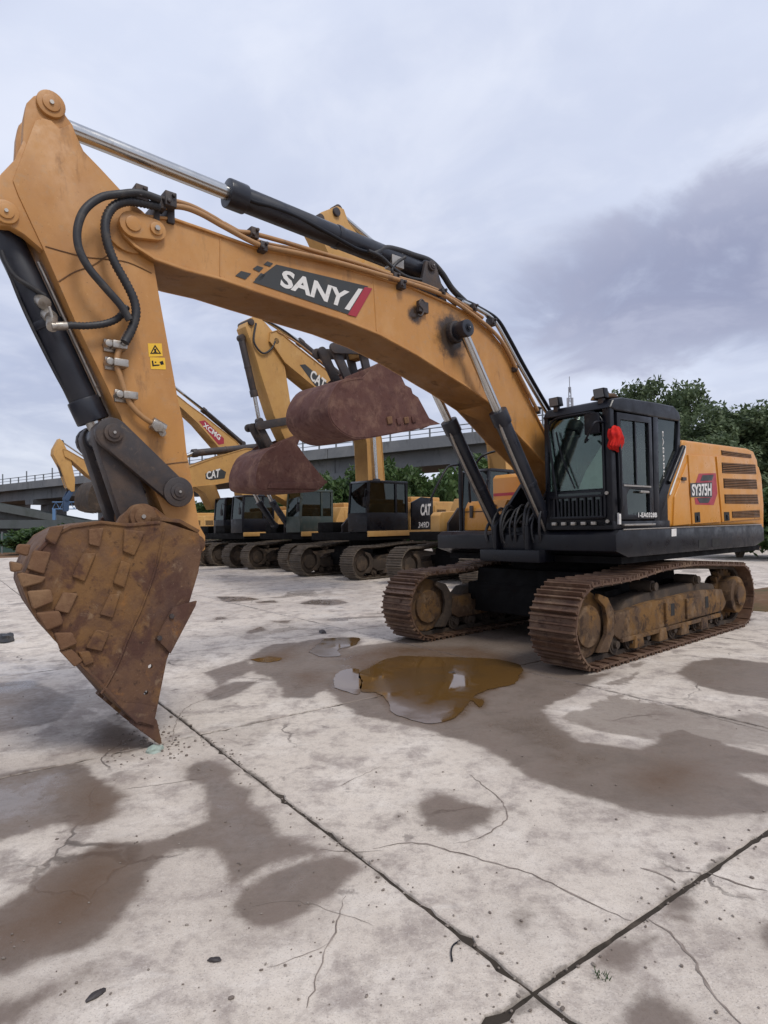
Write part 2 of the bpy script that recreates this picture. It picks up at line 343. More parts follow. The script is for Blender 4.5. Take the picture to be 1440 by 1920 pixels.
# ================================================================== SETTING: yard
import numpy as np
SO, SE1, SE2 = on_ground((1000, 1860)), Vector((.81, .586, 0)), Vector((-.586, .81, 0))
SW, SL = 3.6, 3.42          # slab sides along SE1 / SE2
def _z(L, ox, oy, s): return [(ox + x / s, oy + y / s) for x, y in L]
za = lambda L: _z(L, 0, 1350, 2); zb = lambda L: _z(L, 720, 1200, 2); zc6 = lambda L: _z(L, 400, 1060, 2.571)
DAMP_SHADE = [za([(-200, 800), (0, 690), (120, 610), (220, 540), (330, 470), (420, 440), (530, 450), (620, 440), (770, 380), (770, 300), (690, 210), (690, 170), (760, 150), (830, 160), (930, 260), (940, 330), (1040, 360), (1060, 420), (1170, 450), (1220, 500), (1100, 520), (1000, 560), (870, 610), (850, 540), (800, 490), (740, 480), (640, 490), (580, 540), (540, 600), (480, 740), (420, 800), (320, 850), (200, 890), (0, 960), (-200, 1050)]),
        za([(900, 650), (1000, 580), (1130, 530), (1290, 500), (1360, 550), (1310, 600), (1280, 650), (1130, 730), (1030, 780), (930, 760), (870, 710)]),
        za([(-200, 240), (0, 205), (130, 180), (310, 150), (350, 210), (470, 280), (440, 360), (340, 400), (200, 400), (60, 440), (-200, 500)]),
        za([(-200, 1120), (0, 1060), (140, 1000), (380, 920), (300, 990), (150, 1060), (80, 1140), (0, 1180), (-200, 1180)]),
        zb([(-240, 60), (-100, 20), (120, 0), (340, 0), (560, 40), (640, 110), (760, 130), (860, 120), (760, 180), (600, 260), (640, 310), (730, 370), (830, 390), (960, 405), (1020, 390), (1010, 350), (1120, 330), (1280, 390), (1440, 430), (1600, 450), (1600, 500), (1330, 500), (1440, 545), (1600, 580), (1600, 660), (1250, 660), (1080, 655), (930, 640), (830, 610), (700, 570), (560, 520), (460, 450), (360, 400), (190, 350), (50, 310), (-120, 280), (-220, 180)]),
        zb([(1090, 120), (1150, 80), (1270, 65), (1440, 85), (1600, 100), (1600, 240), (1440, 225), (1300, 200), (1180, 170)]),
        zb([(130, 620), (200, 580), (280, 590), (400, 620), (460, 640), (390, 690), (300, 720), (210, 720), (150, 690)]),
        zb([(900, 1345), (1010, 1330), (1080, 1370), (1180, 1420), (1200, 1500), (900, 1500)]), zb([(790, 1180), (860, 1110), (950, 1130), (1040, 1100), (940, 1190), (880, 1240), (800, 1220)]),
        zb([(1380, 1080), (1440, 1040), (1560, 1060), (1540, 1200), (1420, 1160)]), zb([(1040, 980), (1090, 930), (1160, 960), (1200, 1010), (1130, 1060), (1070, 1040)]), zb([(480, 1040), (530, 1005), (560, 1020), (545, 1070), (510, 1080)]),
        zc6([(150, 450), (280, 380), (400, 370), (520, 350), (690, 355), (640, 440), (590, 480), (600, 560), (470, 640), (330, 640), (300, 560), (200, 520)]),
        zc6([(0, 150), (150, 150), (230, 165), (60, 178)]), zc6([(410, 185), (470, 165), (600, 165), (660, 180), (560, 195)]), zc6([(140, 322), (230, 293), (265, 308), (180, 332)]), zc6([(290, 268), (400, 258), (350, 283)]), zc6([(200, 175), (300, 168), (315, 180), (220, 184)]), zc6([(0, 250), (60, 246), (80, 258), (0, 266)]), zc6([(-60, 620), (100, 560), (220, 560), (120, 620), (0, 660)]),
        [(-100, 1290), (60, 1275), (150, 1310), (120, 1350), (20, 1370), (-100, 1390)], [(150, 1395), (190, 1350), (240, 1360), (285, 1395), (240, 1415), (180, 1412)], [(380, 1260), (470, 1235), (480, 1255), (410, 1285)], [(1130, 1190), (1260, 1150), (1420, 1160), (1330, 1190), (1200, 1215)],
        [(720, 1210), (900, 1140), (1160, 1110), (1160, 1240), (1040, 1290), (900, 1300), (760, 1250)]]  # wet ground under the machine, with its shadow darkened into the colour
MUDS = [za([(-200, 800), (0, 690), (220, 540), (330, 470), (440, 450), (520, 500), (500, 640), (400, 760), (250, 850), (0, 930), (-200, 1000)]), za([(240, 300), (330, 230), (400, 240), (470, 290), (430, 360), (330, 400), (250, 380)]),
        zb([(-200, 60), (0, 20), (340, 20), (520, 60), (560, 120), (420, 200), (280, 270), (120, 270), (-60, 200)]), zb([(880, 510), (1000, 440), (1200, 450), (1260, 520), (1180, 590), (980, 590)]), zc6([(180, 440), (400, 380), (420, 450), (300, 480)]), zc6([(350, 520), (560, 490), (560, 560), (400, 600)])]
POOL = [zc6([(705, 520), (740, 495), (860, 450), (1000, 440), (1300, 450), (1440, 470), (1500, 520), (1440, 570), (1250, 630), (1300, 650), (1290, 690), (1240, 650), (1215, 700), (1150, 745), (1050, 760), (940, 735), (860, 700), (840, 650), (780, 615), (700, 605)]), zc6([(470, 415), (540, 355), (700, 350), (680, 385), (600, 410), (615, 438), (520, 442)]), zc6([(580, 590), (600, 520), (700, 505), (705, 610), (640, 610)]), zc6([(180, 455), (260, 440), (330, 450), (260, 468)])]
FILM = [za([(-200, 270), (0, 225), (310, 150), (290, 260), (220, 330), (190, 400), (0, 460), (-200, 520)]), [(-100, 1240), (60, 1225), (120, 1240), (90, 1290), (-100, 1320)], [(-60, 1195), (40, 1180), (80, 1200), (0, 1215)], zc6([(560, 450), (700, 420), (720, 500), (600, 520)]), za([(700, 300), (900, 280), (1000, 400), (1150, 480), (900, 520), (800, 420)]), za([(920, 660), (1100, 560), (1280, 530), (1200, 650), (1040, 740)]), zb([(300, 300), (600, 280), (760, 420), (900, 440), (700, 540), (450, 430)]), [(300, 1080), (700, 1085), (720, 1160), (560, 1200), (380, 1180)], za([(-100, 760), (100, 700), (200, 800), (100, 900), (-100, 960)])]
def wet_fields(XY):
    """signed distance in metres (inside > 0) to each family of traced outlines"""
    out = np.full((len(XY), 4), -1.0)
    for c, fam in enumerate((DAMP_SHADE, MUDS, POOL, FILM)):
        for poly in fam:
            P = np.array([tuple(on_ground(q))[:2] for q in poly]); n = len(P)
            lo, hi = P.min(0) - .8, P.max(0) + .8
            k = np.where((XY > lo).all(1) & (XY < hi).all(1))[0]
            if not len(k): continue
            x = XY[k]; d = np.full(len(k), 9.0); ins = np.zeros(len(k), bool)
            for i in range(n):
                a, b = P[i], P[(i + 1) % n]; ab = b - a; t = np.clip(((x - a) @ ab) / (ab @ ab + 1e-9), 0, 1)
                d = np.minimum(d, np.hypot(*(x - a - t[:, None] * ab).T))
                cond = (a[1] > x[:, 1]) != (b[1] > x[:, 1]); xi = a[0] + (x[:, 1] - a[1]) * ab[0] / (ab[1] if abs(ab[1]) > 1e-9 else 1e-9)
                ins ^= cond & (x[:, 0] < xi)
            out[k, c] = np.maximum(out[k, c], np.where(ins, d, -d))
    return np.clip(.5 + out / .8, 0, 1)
def concrete():
    m = bpy.data.materials.new('yard_concrete'); m.use_nodes = True; t = NT(m.node_tree); t.n.clear()
    pos = t.new('ShaderNodeNewGeometry').outputs['Position']; rnd = t.new('ShaderNodeObjectInfo').outputs['Random']
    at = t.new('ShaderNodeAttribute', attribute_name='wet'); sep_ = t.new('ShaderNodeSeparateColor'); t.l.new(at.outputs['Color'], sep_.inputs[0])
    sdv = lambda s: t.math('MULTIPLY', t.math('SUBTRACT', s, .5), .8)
    f_damp_shade, f_mud, f_pool, f_film = sdv(sep_.outputs[0]), sdv(sep_.outputs[1]), sdv(sep_.outputs[2]), sdv(at.outputs['Alpha'])
    big = t.noise(pos, .35, 3, .5, .5); mid = t.noise(pos, 1.7, 6, .66, .1); fine = t.noise(pos, 16, 6, .72); grit = t.noise(pos, 120, 3, .8)
    c = t.mix(t.ramp(big, .35, .65), (.53, .46, .39), (.67, .59, .50))
    c = t.mix(t.math('MULTIPLY', t.ramp(rnd, 0, 1), .22), c, (.53, .465, .42))
    c = t.mix(t.math('MULTIPLY', t.ramp(mid, .45, .68), .55), c, (.76, .69, .61))
    blot = t.noise(pos, 3.1, 7, .72, .15)
    c = t.mix(t.math('MULTIPLY', t.ramp(blot, .46, .66), .75), c, (.27, .22, .195))
    c = t.mix(t.math('MULTIPLY', t.ramp(fine, .46, .70), .42), c, (.27, .225, .20))
    c = t.mix(t.math('MULTIPLY', t.ramp(t.noise(pos, 55, 5, .8), .52, .70), .55), c, (.74, .68, .61))
    c = t.mix(t.math('MULTIPLY', t.ramp(grit, .54, .70), .65), c, (.17, .14, .12))
    st = t.ramp(t.noise(pos, 2.4, 7, .66, .25), .625, .68)
    c = t.mix(t.math('MULTIPLY', st, .6), c, (.16, .13, .115))
    # worn, lighter scuffs drawn out along the slabs
    sc_ = t.ramp(t.noise(t.mapping(pos, (1.2, 4.5, 1)), 1.3, 6, .65, .4), .60, .70)
    c = t.mix(t.math('MULTIPLY', sc_, .30), c, (.66, .61, .55))
    # cracks
    nz = t.new('ShaderNodeTexNoise'); t.put(nz.inputs['Vector'], pos); nz.inputs['Scale'].default_value = 1.6; nz.inputs['Detail'].default_value = 6
    wob = t.vec('ADD', pos, t.vec('SCALE', t.vec('SUBTRACT', nz.outputs['Color'], (.5, .5, .5)), scale=.75))
    vo = t.new('ShaderNodeTexVoronoi', feature='DISTANCE_TO_EDGE'); t.put(vo.inputs['Vector'], t.mapping(wob, (1, 1, 0), (.63, .21, 0))); vo.inputs['Scale'].default_value = .47
    crk = t.math('MULTIPLY', t.ramp(vo.outputs['Distance'], 0.001, 0.0055, 1, 0), t.ramp(t.noise(pos, .8, 2, .5), .53, .64))
    crs = t.math('MULTIPLY', t.ramp(vo.outputs['Distance'], 0.0, 0.05, 1, 0), t.ramp(blot, .46, .62))
    c = t.mix(t.math('MULTIPLY', crs, .38), c, (.24, .20, .17)); c = t.mix(t.math('MULTIPLY', crk, .8), c, (.085, .068, .056))
    ed = t.new('ShaderNodeAttribute', attribute_name='edge').outputs['Fac']
    dirt = t.ramp(t.math('ADD', ed, t.math('MULTIPLY', t.math('SUBTRACT', blot, .42), .30)), .0, .05, 1, 0)
    dirt = t.math('MULTIPLY', dirt, t.ramp(ed, .0, .16, 1, 0))
    c = t.mix(t.math('MULTIPLY', dirt, .75), c, (.12, .098, .08))
    # wet patches with the machine's shade painted in, muddy and standing water
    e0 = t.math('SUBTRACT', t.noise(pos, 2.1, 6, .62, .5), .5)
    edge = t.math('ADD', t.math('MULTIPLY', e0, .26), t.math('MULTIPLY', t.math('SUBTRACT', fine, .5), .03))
    damp_shade = t.ramp(t.math('ADD', f_damp_shade, edge), -.03, .045)
    soft = t.ramp(t.math('ADD', f_damp_shade, edge), -.24, .10)
    damp_shade = t.math('ADD', t.math('MULTIPLY', damp_shade, .72), t.math('MULTIPLY', soft, .28))
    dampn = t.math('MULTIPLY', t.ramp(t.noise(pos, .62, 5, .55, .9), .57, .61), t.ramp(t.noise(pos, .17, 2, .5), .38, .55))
    damp_shade = t.math('MAXIMUM', damp_shade, t.math('MULTIPLY', dampn, .7))
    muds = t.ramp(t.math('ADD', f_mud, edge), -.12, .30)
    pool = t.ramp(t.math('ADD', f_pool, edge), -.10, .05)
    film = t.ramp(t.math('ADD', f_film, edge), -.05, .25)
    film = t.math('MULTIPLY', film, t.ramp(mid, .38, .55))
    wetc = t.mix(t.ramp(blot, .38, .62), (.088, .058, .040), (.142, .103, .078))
    c = t.mix(t.math('MULTIPLY', damp_shade, .86), c, wetc)
    c = t.mix(t.math('MULTIPLY', muds, t.ramp(blot, .3, .65, .6, .9)), c, (.105, .058, .028))
    c = t.mix(t.math('MULTIPLY', pool, .8), c, (.10, .055, .022))
    r = t.ramp(fine, .3, .7, .58, .82)
    r = t.math('SUBTRACT', r, t.math('MULTIPLY', damp_shade, t.ramp(mid, .35, .65, .08, .30)))
    r = t.math('SUBTRACT', r, t.math('MULTIPLY', film, .30), clamp=True)
    dry = t.math('SUBTRACT', 1.0, t.math('MULTIPLY', pool, .6)); r = t.math('ADD', t.math('MULTIPLY', r, dry), .03)
    bs = t.new('ShaderNodeBsdfPrincipled'); t.put(bs.inputs['Base Color'], c); t.put(bs.inputs['Roughness'], r)
    t.put(bs.inputs['Specular IOR Level'], t.ramp(t.math('MAXIMUM', damp_shade, film), 0, 1, .4, .6))
    b = t.new('ShaderNodeBump'); b.inputs['Distance'].default_value = .012
    t.put(b.inputs['Strength'], t.math('MULTIPLY', t.math('SUBTRACT', 1.0, t.math('MULTIPLY', t.math('MAXIMUM', damp_shade, film), .7)), t.math('MULTIPLY', dry, .6)))
    hgt = t.math('SUBTRACT', t.math('ADD', fine, t.math('MULTIPLY', grit, .45)), t.math('ADD', t.math('MULTIPLY', crk, 1.2), t.math('MULTIPLY', st, .25)))
    t.put(b.inputs['Height'], hgt); t.l.new(b.outputs[0], bs.inputs['Normal'])
    o = t.new('ShaderNodeOutputMaterial'); t.l.new(bs.outputs[0], o.inputs[0]); return m
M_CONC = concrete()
M_SOIL = mat('bare_soil', (.16, .095, .055), .9, 0, [((.24, .12, .065), .3, .4, .65, .8, I3), ((.09, .085, .045), .9, .5, .66, .8, I3), ((.3, .22, .16), 3, .55, .75, .5, I3)], (6, .5, .05), spec=.2)
M_CRACK = mat('crack_dirt', (.19, .155, .13), .9, 0, [((.32, .27, .235), 5, .42, .62, .9, I3), ((.08, .065, .055), 11, .52, .68, .8, I3)], None, spec=.2)
M_JOINT = mat('joint_dirt', (.045, .036, .028), .9, 0, [((.11, .088, .07), 5, .48, .68, .8, I3), ((.018, .017, .012), 12, .5, .7, .7, I3)], (40, .5, .01), spec=.2)
def ground():
    bm = bmesh.new(); vs_ = [bm.verts.new(v) for v in ((-900, -60, -.06), (900, -60, -.06), (900, 1500, -.06), (-900, 1500, -.06))]; bm.faces.new(vs_)
    tag(finish(bm, 'ground', M_SOIL), 'bare reddish soil ground under and around the yard', 'ground', kind='structure')
    yard = empty('concrete_yard', (0, 0, 0)); tag(yard, 'pale wet concrete slab yard with dark joints and puddles', 'yard', kind='structure')
    bm = bmesh.new()
    q = [SO + SE1 * a + SE2 * b for a, b in ((-8 * SW, -2 * SL), (10 * SW, -2 * SL), (10 * SW, 14 * SL), (-8 * SW, 14 * SL))]
    bm.faces.new([bm.verts.new((v.x, v.y, -.009)) for v in q]); finish(bm, 'joint_bed', M_JOINT, yard)
    rs = np.random.RandomState(3)
    for i in range(-8, 10):
        for j in range(-2, 14):
            c = SO + SE1 * ((i + .5) * SW) + SE2 * ((j + .5) * SL)
            if c.y < -4 or c.y > 46 or abs(c.x) > 6 + max(0, c.y) * .78: continue
            dist = c.length; n = 70 if dist < 9 else (30 if dist < 18 else 8)
            u = np.linspace(-SW / 2, SW / 2, n + 1); v = np.linspace(-SL / 2, SL / 2, n + 1)
            X, Y = np.meshgrid(u, v, indexing='ij')
            def wander():
                k = np.cumsum(rs.uniform(-1, 1, n + 1)); k -= np.linspace(k[0], k[-1], n + 1); k = k / (abs(k).max() + 1e-6) * .007
                return .0075 + k + (rs.rand(n + 1) ** 12 * .028 if dist < 9 else 0) + (rs.uniform(-1, 1, n + 1) * .0022 if dist < 9 else 0)
            X[0, :] += wander(); X[-1, :] -= wander(); Y[:, 0] += wander(); Y[:, -1] -= wander()
            gx, gy = c.x + X * SE1.x + Y * SE2.x, c.y + X * SE1.y + Y * SE2.y
            Z = np.zeros_like(X); N1 = (n + 1) ** 2; idx = np.arange(N1).reshape(n + 1, n + 1)
            loop = np.concatenate([idx[:-1, 0], idx[-1, :-1], idx[:0:-1, -1], idx[0, :0:-1]])
            co = np.stack([gx.ravel() - c.x, gy.ravel() - c.y, Z.ravel()], 1)
            rim = co[loop].copy(); inn = rim * (1 - .006 / np.linalg.norm(rim[:, :2], axis=1))[:, None]; co[loop] = inn
            r1 = rim.copy(); r1[:, 2] = -.008; r2 = rim.copy(); r2[:, 2] = -.05
            V = np.concatenate([co, r1, r2]); L = len(loop); k = np.arange(L); k2 = (k + 1) % L
            F_ = np.concatenate([np.stack([idx[:-1, :-1], idx[1:, :-1], idx[1:, 1:], idx[:-1, 1:]], -1).reshape(-1, 4), np.stack([loop[k], N1 + k, N1 + k2, loop[k2]], 1), np.stack([N1 + k, N1 + L + k, N1 + L + k2, N1 + k2], 1)])
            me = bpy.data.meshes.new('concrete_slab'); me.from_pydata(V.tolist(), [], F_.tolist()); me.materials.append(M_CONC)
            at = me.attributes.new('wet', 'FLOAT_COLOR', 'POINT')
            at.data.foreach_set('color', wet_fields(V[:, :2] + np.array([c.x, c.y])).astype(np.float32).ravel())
            ed = np.minimum(SW / 2 - abs(X), SL / 2 - abs(Y)).ravel(); ed = np.concatenate([np.maximum(ed, 0), np.zeros(2 * L)])
            me.attributes.new('edge', 'FLOAT', 'POINT').data.foreach_set('value', np.minimum(ed, .5).astype(np.float32) + (0 if dist < 18 else .02))
            o = bpy.data.objects.new('concrete_slab', me); COL.objects.link(o); o.parent = yard; o.location = (c.x, c.y, rs.uniform(-.003, .0))
ground()

# cracks running over the slabs, and loose grit
def crack(L, w0, seed):
    rs = random.Random(seed); P = resample(catmull([on_ground(q, .0) for q in L], 5), .035); bm = bmesh.new(); prev = None; n = len(P)
    for i, p in enumerate(P):
        d = (P[min(n - 1, i + 1)] - P[max(0, i - 1)]).normalized(); nrm = Vector((-d.y, d.x, 0)); ww = w0 * (.35 + .9 * rs.random()) * min(1, .25 + 4 * min(i, n - 1 - i) / n)
        o_ = nrm * rs.uniform(-.007, .007); cur = (bm.verts.new(p + o_ + nrm * ww), bm.verts.new(p + o_ - nrm * ww))
        if prev: bm.faces.new((prev[0], cur[0], cur[1], prev[1]))
        prev = cur
    o = finish(bm, 'crack', M_CRACK, bpy.data.objects['concrete_yard'], smooth=False); o.location.z = .0012
for k, (L, w_) in enumerate((([(700, 1592), (745, 1582), (790, 1582), (850, 1597), (940, 1622), (1000, 1641), (1080, 1680), (1130, 1703), (1185, 1728)], .005), ([(1212, 1722), (1260, 1752), (1300, 1800), (1335, 1860), (1390, 1920)], .006), ([(646, 1680), (628, 1745), (604, 1800), (590, 1850), (572, 1890)], .004),
        ([(850, 1582), (905, 1568), (952, 1530), (930, 1492), (880, 1452)], .004), ([(1320, 1632), (1370, 1652), (1440, 1672)], .006), ([(1200, 1628), (1240, 1640), (1268, 1655)], .007), ([(720, 1595), (650, 1597), (600, 1592)], .003), ([(1210, 1310), (1300, 1335), (1440, 1372)], .006), ([(625, 1480), (660, 1462), (720, 1435)], .003), ([(320, 1395), (345, 1330), (420, 1300), (520, 1262)], .004), ([(230, 1480), (330, 1467), (400, 1455)], .003), ([(470, 1700), (560, 1690), (700, 1735)], .0025), ([(500, 1815), (560, 1795), (620, 1770)], .002))):
    crack(L, w_, k)
def grit():
    rs = random.Random(44); bm = bmesh.new()
    spots = [(on_ground((rs.uniform(0, 1440), rs.uniform(1300, 1920))), 1) for _ in range(220)] + [(on_ground((rs.gauss(285, 45), rs.gauss(1395, 18))), 1.6) for _ in range(150)]
    for t in range(260):
        u = rs.uniform(-3.5, 4); spots.append((SO + SE1 * u + SE2 * rs.gauss(0, .035), 1.1) if t % 2 else (SO + SE2 * rs.uniform(-1, 3.4) + SE1 * rs.gauss(0, .035), 1.1))
    for p, k in spots:
        if p.y < 1.6 or p.y > 12: continue
        r = rs.uniform(.0025, .0065) * k * (1.6 if rs.random() < .08 else 1); q = Matrix.Translation((p.x, p.y, r * .45)) @ Matrix.Rotation(rs.uniform(0, 6), 4, 'Z') @ Matrix.Diagonal((r * rs.uniform(.8, 1.8), r, r * .7, 1))
        bmesh.ops.create_icosphere(bm, subdivisions=1, radius=1, matrix=q)
    tag(finish(bm, 'grit', M_GRIT, None, smooth=False), 'loose dark grit scattered on the slabs and joints', 'grit', kind='stuff')
M_GRIT = mat('grit_stone', (.15, .12, .10), .9, 0, [((.30, .26, .22), 30, .45, .6, .8, I3)])
grit()

# standing water: thin sheets lying in the low spots
M_WATER = mat('muddy_water', (.125, .066, .02), .025, 0, [((.085, .05, .022), 1.2, .42, .62, .7, I3)], None, .012, spec=.6)
import mathutils
for k, (poly, lb) in enumerate(zip(POOL, ('large brown puddle in front of the near tracks', 'small bright puddle beyond the brown one', 'small puddle touching the left of the brown one', 'narrow far-left puddle'))):
    P = [on_ground(q, 0) for q in poly]; P = resample(catmull(P + [P[0]], 5), .02)[:-1]; c0 = sum(P, Vector()) / len(P)
    bm = bmesh.new(); vs_ = []
    for p in P:
        n_ = mathutils.noise.noise(p * 2.3 + Vector((k, 0, 0))) * .07 + mathutils.noise.noise(p * 9.0) * .022 + mathutils.noise.noise(p * 27.0) * .008
        d = (p - c0); q = p + d.normalized() * n_; vs_.append(bm.verts.new((q.x - c0.x, q.y - c0.y, 0)))
    bm.faces.new(vs_); bmesh.ops.triangulate(bm, faces=bm.faces[:])
    tag(finish(bm, 'puddle', M_WATER, None, smooth=False, loc=(c0.x, c0.y, .004)), lb, 'puddle', kind='structure')
# ================================================================== MACHINES: shared builders
def shoe_mesh(m, w=.6, pitch=.205):
    bm = bmesh.new()
    prism(bm, [(-pitch * .485, .004), (-pitch * .40, 0), (pitch * .40, 0), (pitch * .54, -.014), (pitch * .55, -.004), (pitch * .42, .022), (-pitch * .42, .022), (-pitch * .485, .02)], -w / 2, w / 2)
    for x, hgt in ((-pitch * .40, .042), (0, .03), (pitch * .40, .042)):
        prism(bm, [(x - .017, .02), (x + .017, .02), (x + .009, .02 + hgt), (x - .009, .02 + hgt)], -w / 2 + .006, w / 2 - .006)
    for sy in (-1, 1):
        for sx in (-.045, .045):
            cyl(bm, (sx, sy * .09, .018), (sx, sy * .09, .028), .011, n=6)
    box(bm, -.022, .022, -.05, .05, .0205, .0235)
    bmesh.ops.recalc_face_normals(bm, faces=bm.faces)
    me = bpy.data.meshes.new('track_shoe'); bm.to_mesh(me); bm.free(); me.materials.append(m); return me
def track_path(xf, xr, zc_, r, hump, step=.02):
    """closed line of the chain: bottom, round the front idler, along the sagging top, round the rear sprocket"""
    P = []
    for i in range(60): P.append((xr + (xf - xr) * i / 60, zc_ - r))
    for i in range(30): a = -math.pi / 2 + math.pi * i / 30; P.append((xf + r * math.cos(a), zc_ + r * math.sin(a)))
    T = catmull([(xf, zc_ + r, 0)] + [(x, z, 0) for x, z in hump] + [(xr, zc_ + r, 0)], 12)
    P += [(v.x, v.y) for v in T[:-1]]
    for i in range(30): a = math.pi / 2 + math.pi * i / 30; P.append((xr + r * math.cos(a), zc_ + r * math.sin(a)))
    return P
def along(P, n):
    L = [0.0]; Pc = P + [P[0]]
    for a, b in zip(Pc, Pc[1:]): L.append(L[-1] + math.hypot(b[0] - a[0], b[1] - a[1]))
    out = []; k = 0
    for i in range(n):
        s_ = (i + .37) * L[-1] / n
        while L[k + 1] < s_: k += 1
        a, b = Pc[k], Pc[k + 1]; u = (s_ - L[k]) / (L[k + 1] - L[k])
        out.append((a[0] + (b[0] - a[0]) * u, a[1] + (b[1] - a[1]) * u, math.atan2(b[1] - a[1], b[0] - a[0])))
    return out, L[-1]
SHOES = {}
def crawler(parent, yc, side, g, mats, detail=2, w=.6):
    """one crawler: side=+1 has its outer face towards +y. detail 2 = every shoe a piece, 1 = shoes joined"""
    mshoe, mframe = mats; xf, xr, zc_, r, hump = g
    P = track_path(xf, xr, zc_, r, hump); n = round(along(P, 10)[1] / .205)
    S, _ = along(P, n)
    tr = Q(lambda b: [strip(b, P + [P[0]], .055, yc + d - .03, yc + d + .03) for d in (-.09, .09)], 'track_chain', M_FRAMEB, parent)
    key = (mshoe.name, w)
    if key not in SHOES: SHOES[key] = shoe_mesh(mshoe, w)
    if detail >= 2:
        for (x, z, a) in S:
            o = bpy.data.objects.new('track_shoe', SHOES[key]); COL.objects.link(o); o.parent = tr
            # plate outer face is local +z: rotate so that +z points out of the loop
            o.matrix_local = Matrix.Translation((x, yc, z)) @ Matrix.Rotation(-a, 4, 'Y') @ Matrix.Rotation(math.pi, 4, 'X')
            o.rotation_mode = 'XYZ'
    else:
        bm = bmesh.new()
        for (x, z, a) in S:
            k = len(bm.verts); bm.from_mesh(SHOES[key]); bm.verts.ensure_lookup_table()
            Mx = Matrix.Translation((x, yc, z)) @ Matrix.Rotation(-a, 4, 'Y') @ Matrix.Rotation(math.pi, 4, 'X')
            bmesh.ops.transform(bm, matrix=Mx, verts=bm.verts[k:])
        o = finish(bm, 'track_shoes', mshoe, tr, smooth=False); o['kind'] = 'stuff'
    # frame beam
    yo = yc + side * .17; L = xf - xr
    fr = P_prism('track_frame', [(xf - .42, zc_ - .14), (xf - .5, zc_ + .06), (xf - .9, zc_ + .10), (xf - 1.3, zc_ + .13), (xr + 1.25, zc_ + .16), (xr + .5, zc_ + .12), (xr + .35, zc_ - .1), (xr + .5, zc_ - .2), (xf - .6, zc_ - .24)], yc - .2, yc + .2, mframe, parent, bevel=.02)
    P_prism('frame_top', [(xf - .7, zc_ + .05), (xf - .9, zc_ + .2), (xf - 1.5, zc_ + .24), (xr + 1.1, zc_ + .27), (xr + .6, zc_ + .2), (xr + .5, zc_ + .05)], yc - .14, yc + .12, M_FRAMEB, fr, bevel=.02)
    for q in (xf - 1.95, xr + 1.05):
        y0, y1 = sorted((yc + side * .2, yc + side * .204)); P_box('frame_slot', q - .05, q + .05, y0, y1, zc_ - .1, zc_ + .06, M_HOLE, fr)
    for k in range(4):
        x = xf - 1.0 - k * .62; y0, y1 = sorted((yc + side * .12, yc + side * .23)); P_prism('track_guard', [(x - .12, zc_ - .38), (x + .12, zc_ - .38), (x + .09, zc_ - .23), (x - .09, zc_ - .23)], y0, y1, mframe, fr, bevel=.01)
    P_box('guard_rail', xr + .62, xf - .62, yo - .01 if side > 0 else yo - .05, yo + .05 if side > 0 else yo + .01, zc_ - .275, zc_ - .225, mframe, fr, bevel=.006)
    for k, (a, b) in enumerate(((xf - 1.75, xf - 1.7), (xr + 1.3, xr + 1.75))):
        y0, y1 = sorted((yc + side * .195, yc + side * .235))
        P_box('frame_plate', a, b, y0, y1, zc_ - .18, zc_ + .09, mframe, fr, bevel=.008)
    y0, y1 = sorted((yc + side * .2, yc + side * .26))
    # idler with its hub plate, and fork
    idl = P_cyl('idler', (xf, yc - .12, zc_), (xf, yc + .12, zc_), r - .06, mframe, parent, n=36, bevel=.02)
    P_cyl('idler_cover', (xf - .02, yc - .16, zc_ - .02), (xf - .02, yc + .16, zc_ - .02), .24, mframe, idl, n=28, bevel=.02)
    fk = [(xf - .20, zc_ - .22), (xf - .10, zc_ - .32), (xf - .30, zc_ - .34), (xf - .44, zc_ - .16), (xf - .45, zc_ + .12), (xf - .33, zc_ + .28), (xf - .14, zc_ + .34), (xf - .12, zc_ + .28), (xf - .26, zc_ + .18), (xf - .31, zc_ + .02), (xf - .28, zc_ - .14)]
    for s_ in (-1, 1):
        y0, y1 = sorted((yc + s_ * .165, yc + s_ * .215)); P_prism('idler_fork', fk, y0, y1, M_FRAMEB if s_ != side else mframe, fr, bevel=.006)
    # sprocket with teeth and final drive cover
    bm = bmesh.new(); N = 21; pts = []
    for k in range(N * 4):
        rr = (r - .02) if k % 4 in (1, 2) else (r - .085); a = 2 * math.pi * k / (N * 4); pts.append((xr + rr * math.cos(a), zc_ + rr * math.sin(a)))
    prism(bm, pts, yc - .04, yc + .04); spk = finish(bm, 'sprocket', mframe, parent)
    P_cyl('final_drive', (xr, yc - .18, zc_), (xr, yc + .2 * 1.2, zc_) if side > 0 else (xr, yc - .24, zc_), .28, mframe, spk, n=30, bevel=.03)
    P_cyl('drive_hub', (xr, yc + side * .22, zc_), (xr, yc + side * .29, zc_), .17, mframe, spk, n=24, bevel=.02)
    # rollers
    for k in range(9):
        x = xf - .55 - (L - 1.1) * k / 8; z = zc_ - r + .145
        Q(lambda b: (cyl(b, (x, yc - .16, z), (x, yc + .16, z), .085, n=18), cyl(b, (x, yc - .15, z), (x, yc - .11, z), .115, n=18), cyl(b, (x, yc + .11, z), (x, yc + .15, z), .115, n=18), cyl(b, (x, yc - .2, z), (x, yc + .2, z), .045, n=12)), 'track_roller', M_FRAMEB, fr)
    for x in (xf - 1.55, xr + 1.25):
        z = zc_ + r - .13
        Q(lambda b: (cyl(b, (x, yc - .14, z), (x, yc + .14, z), .075, n=18), cyl(b, (x, yc + side * .15, z), (x, yc + side * .19, z), .055, n=14), box(b, x - .06, x + .06, yc - .03, yc + .03, zc_ + .2, z)), 'carrier_roller', M_FRAMEB, fr)
    return tr
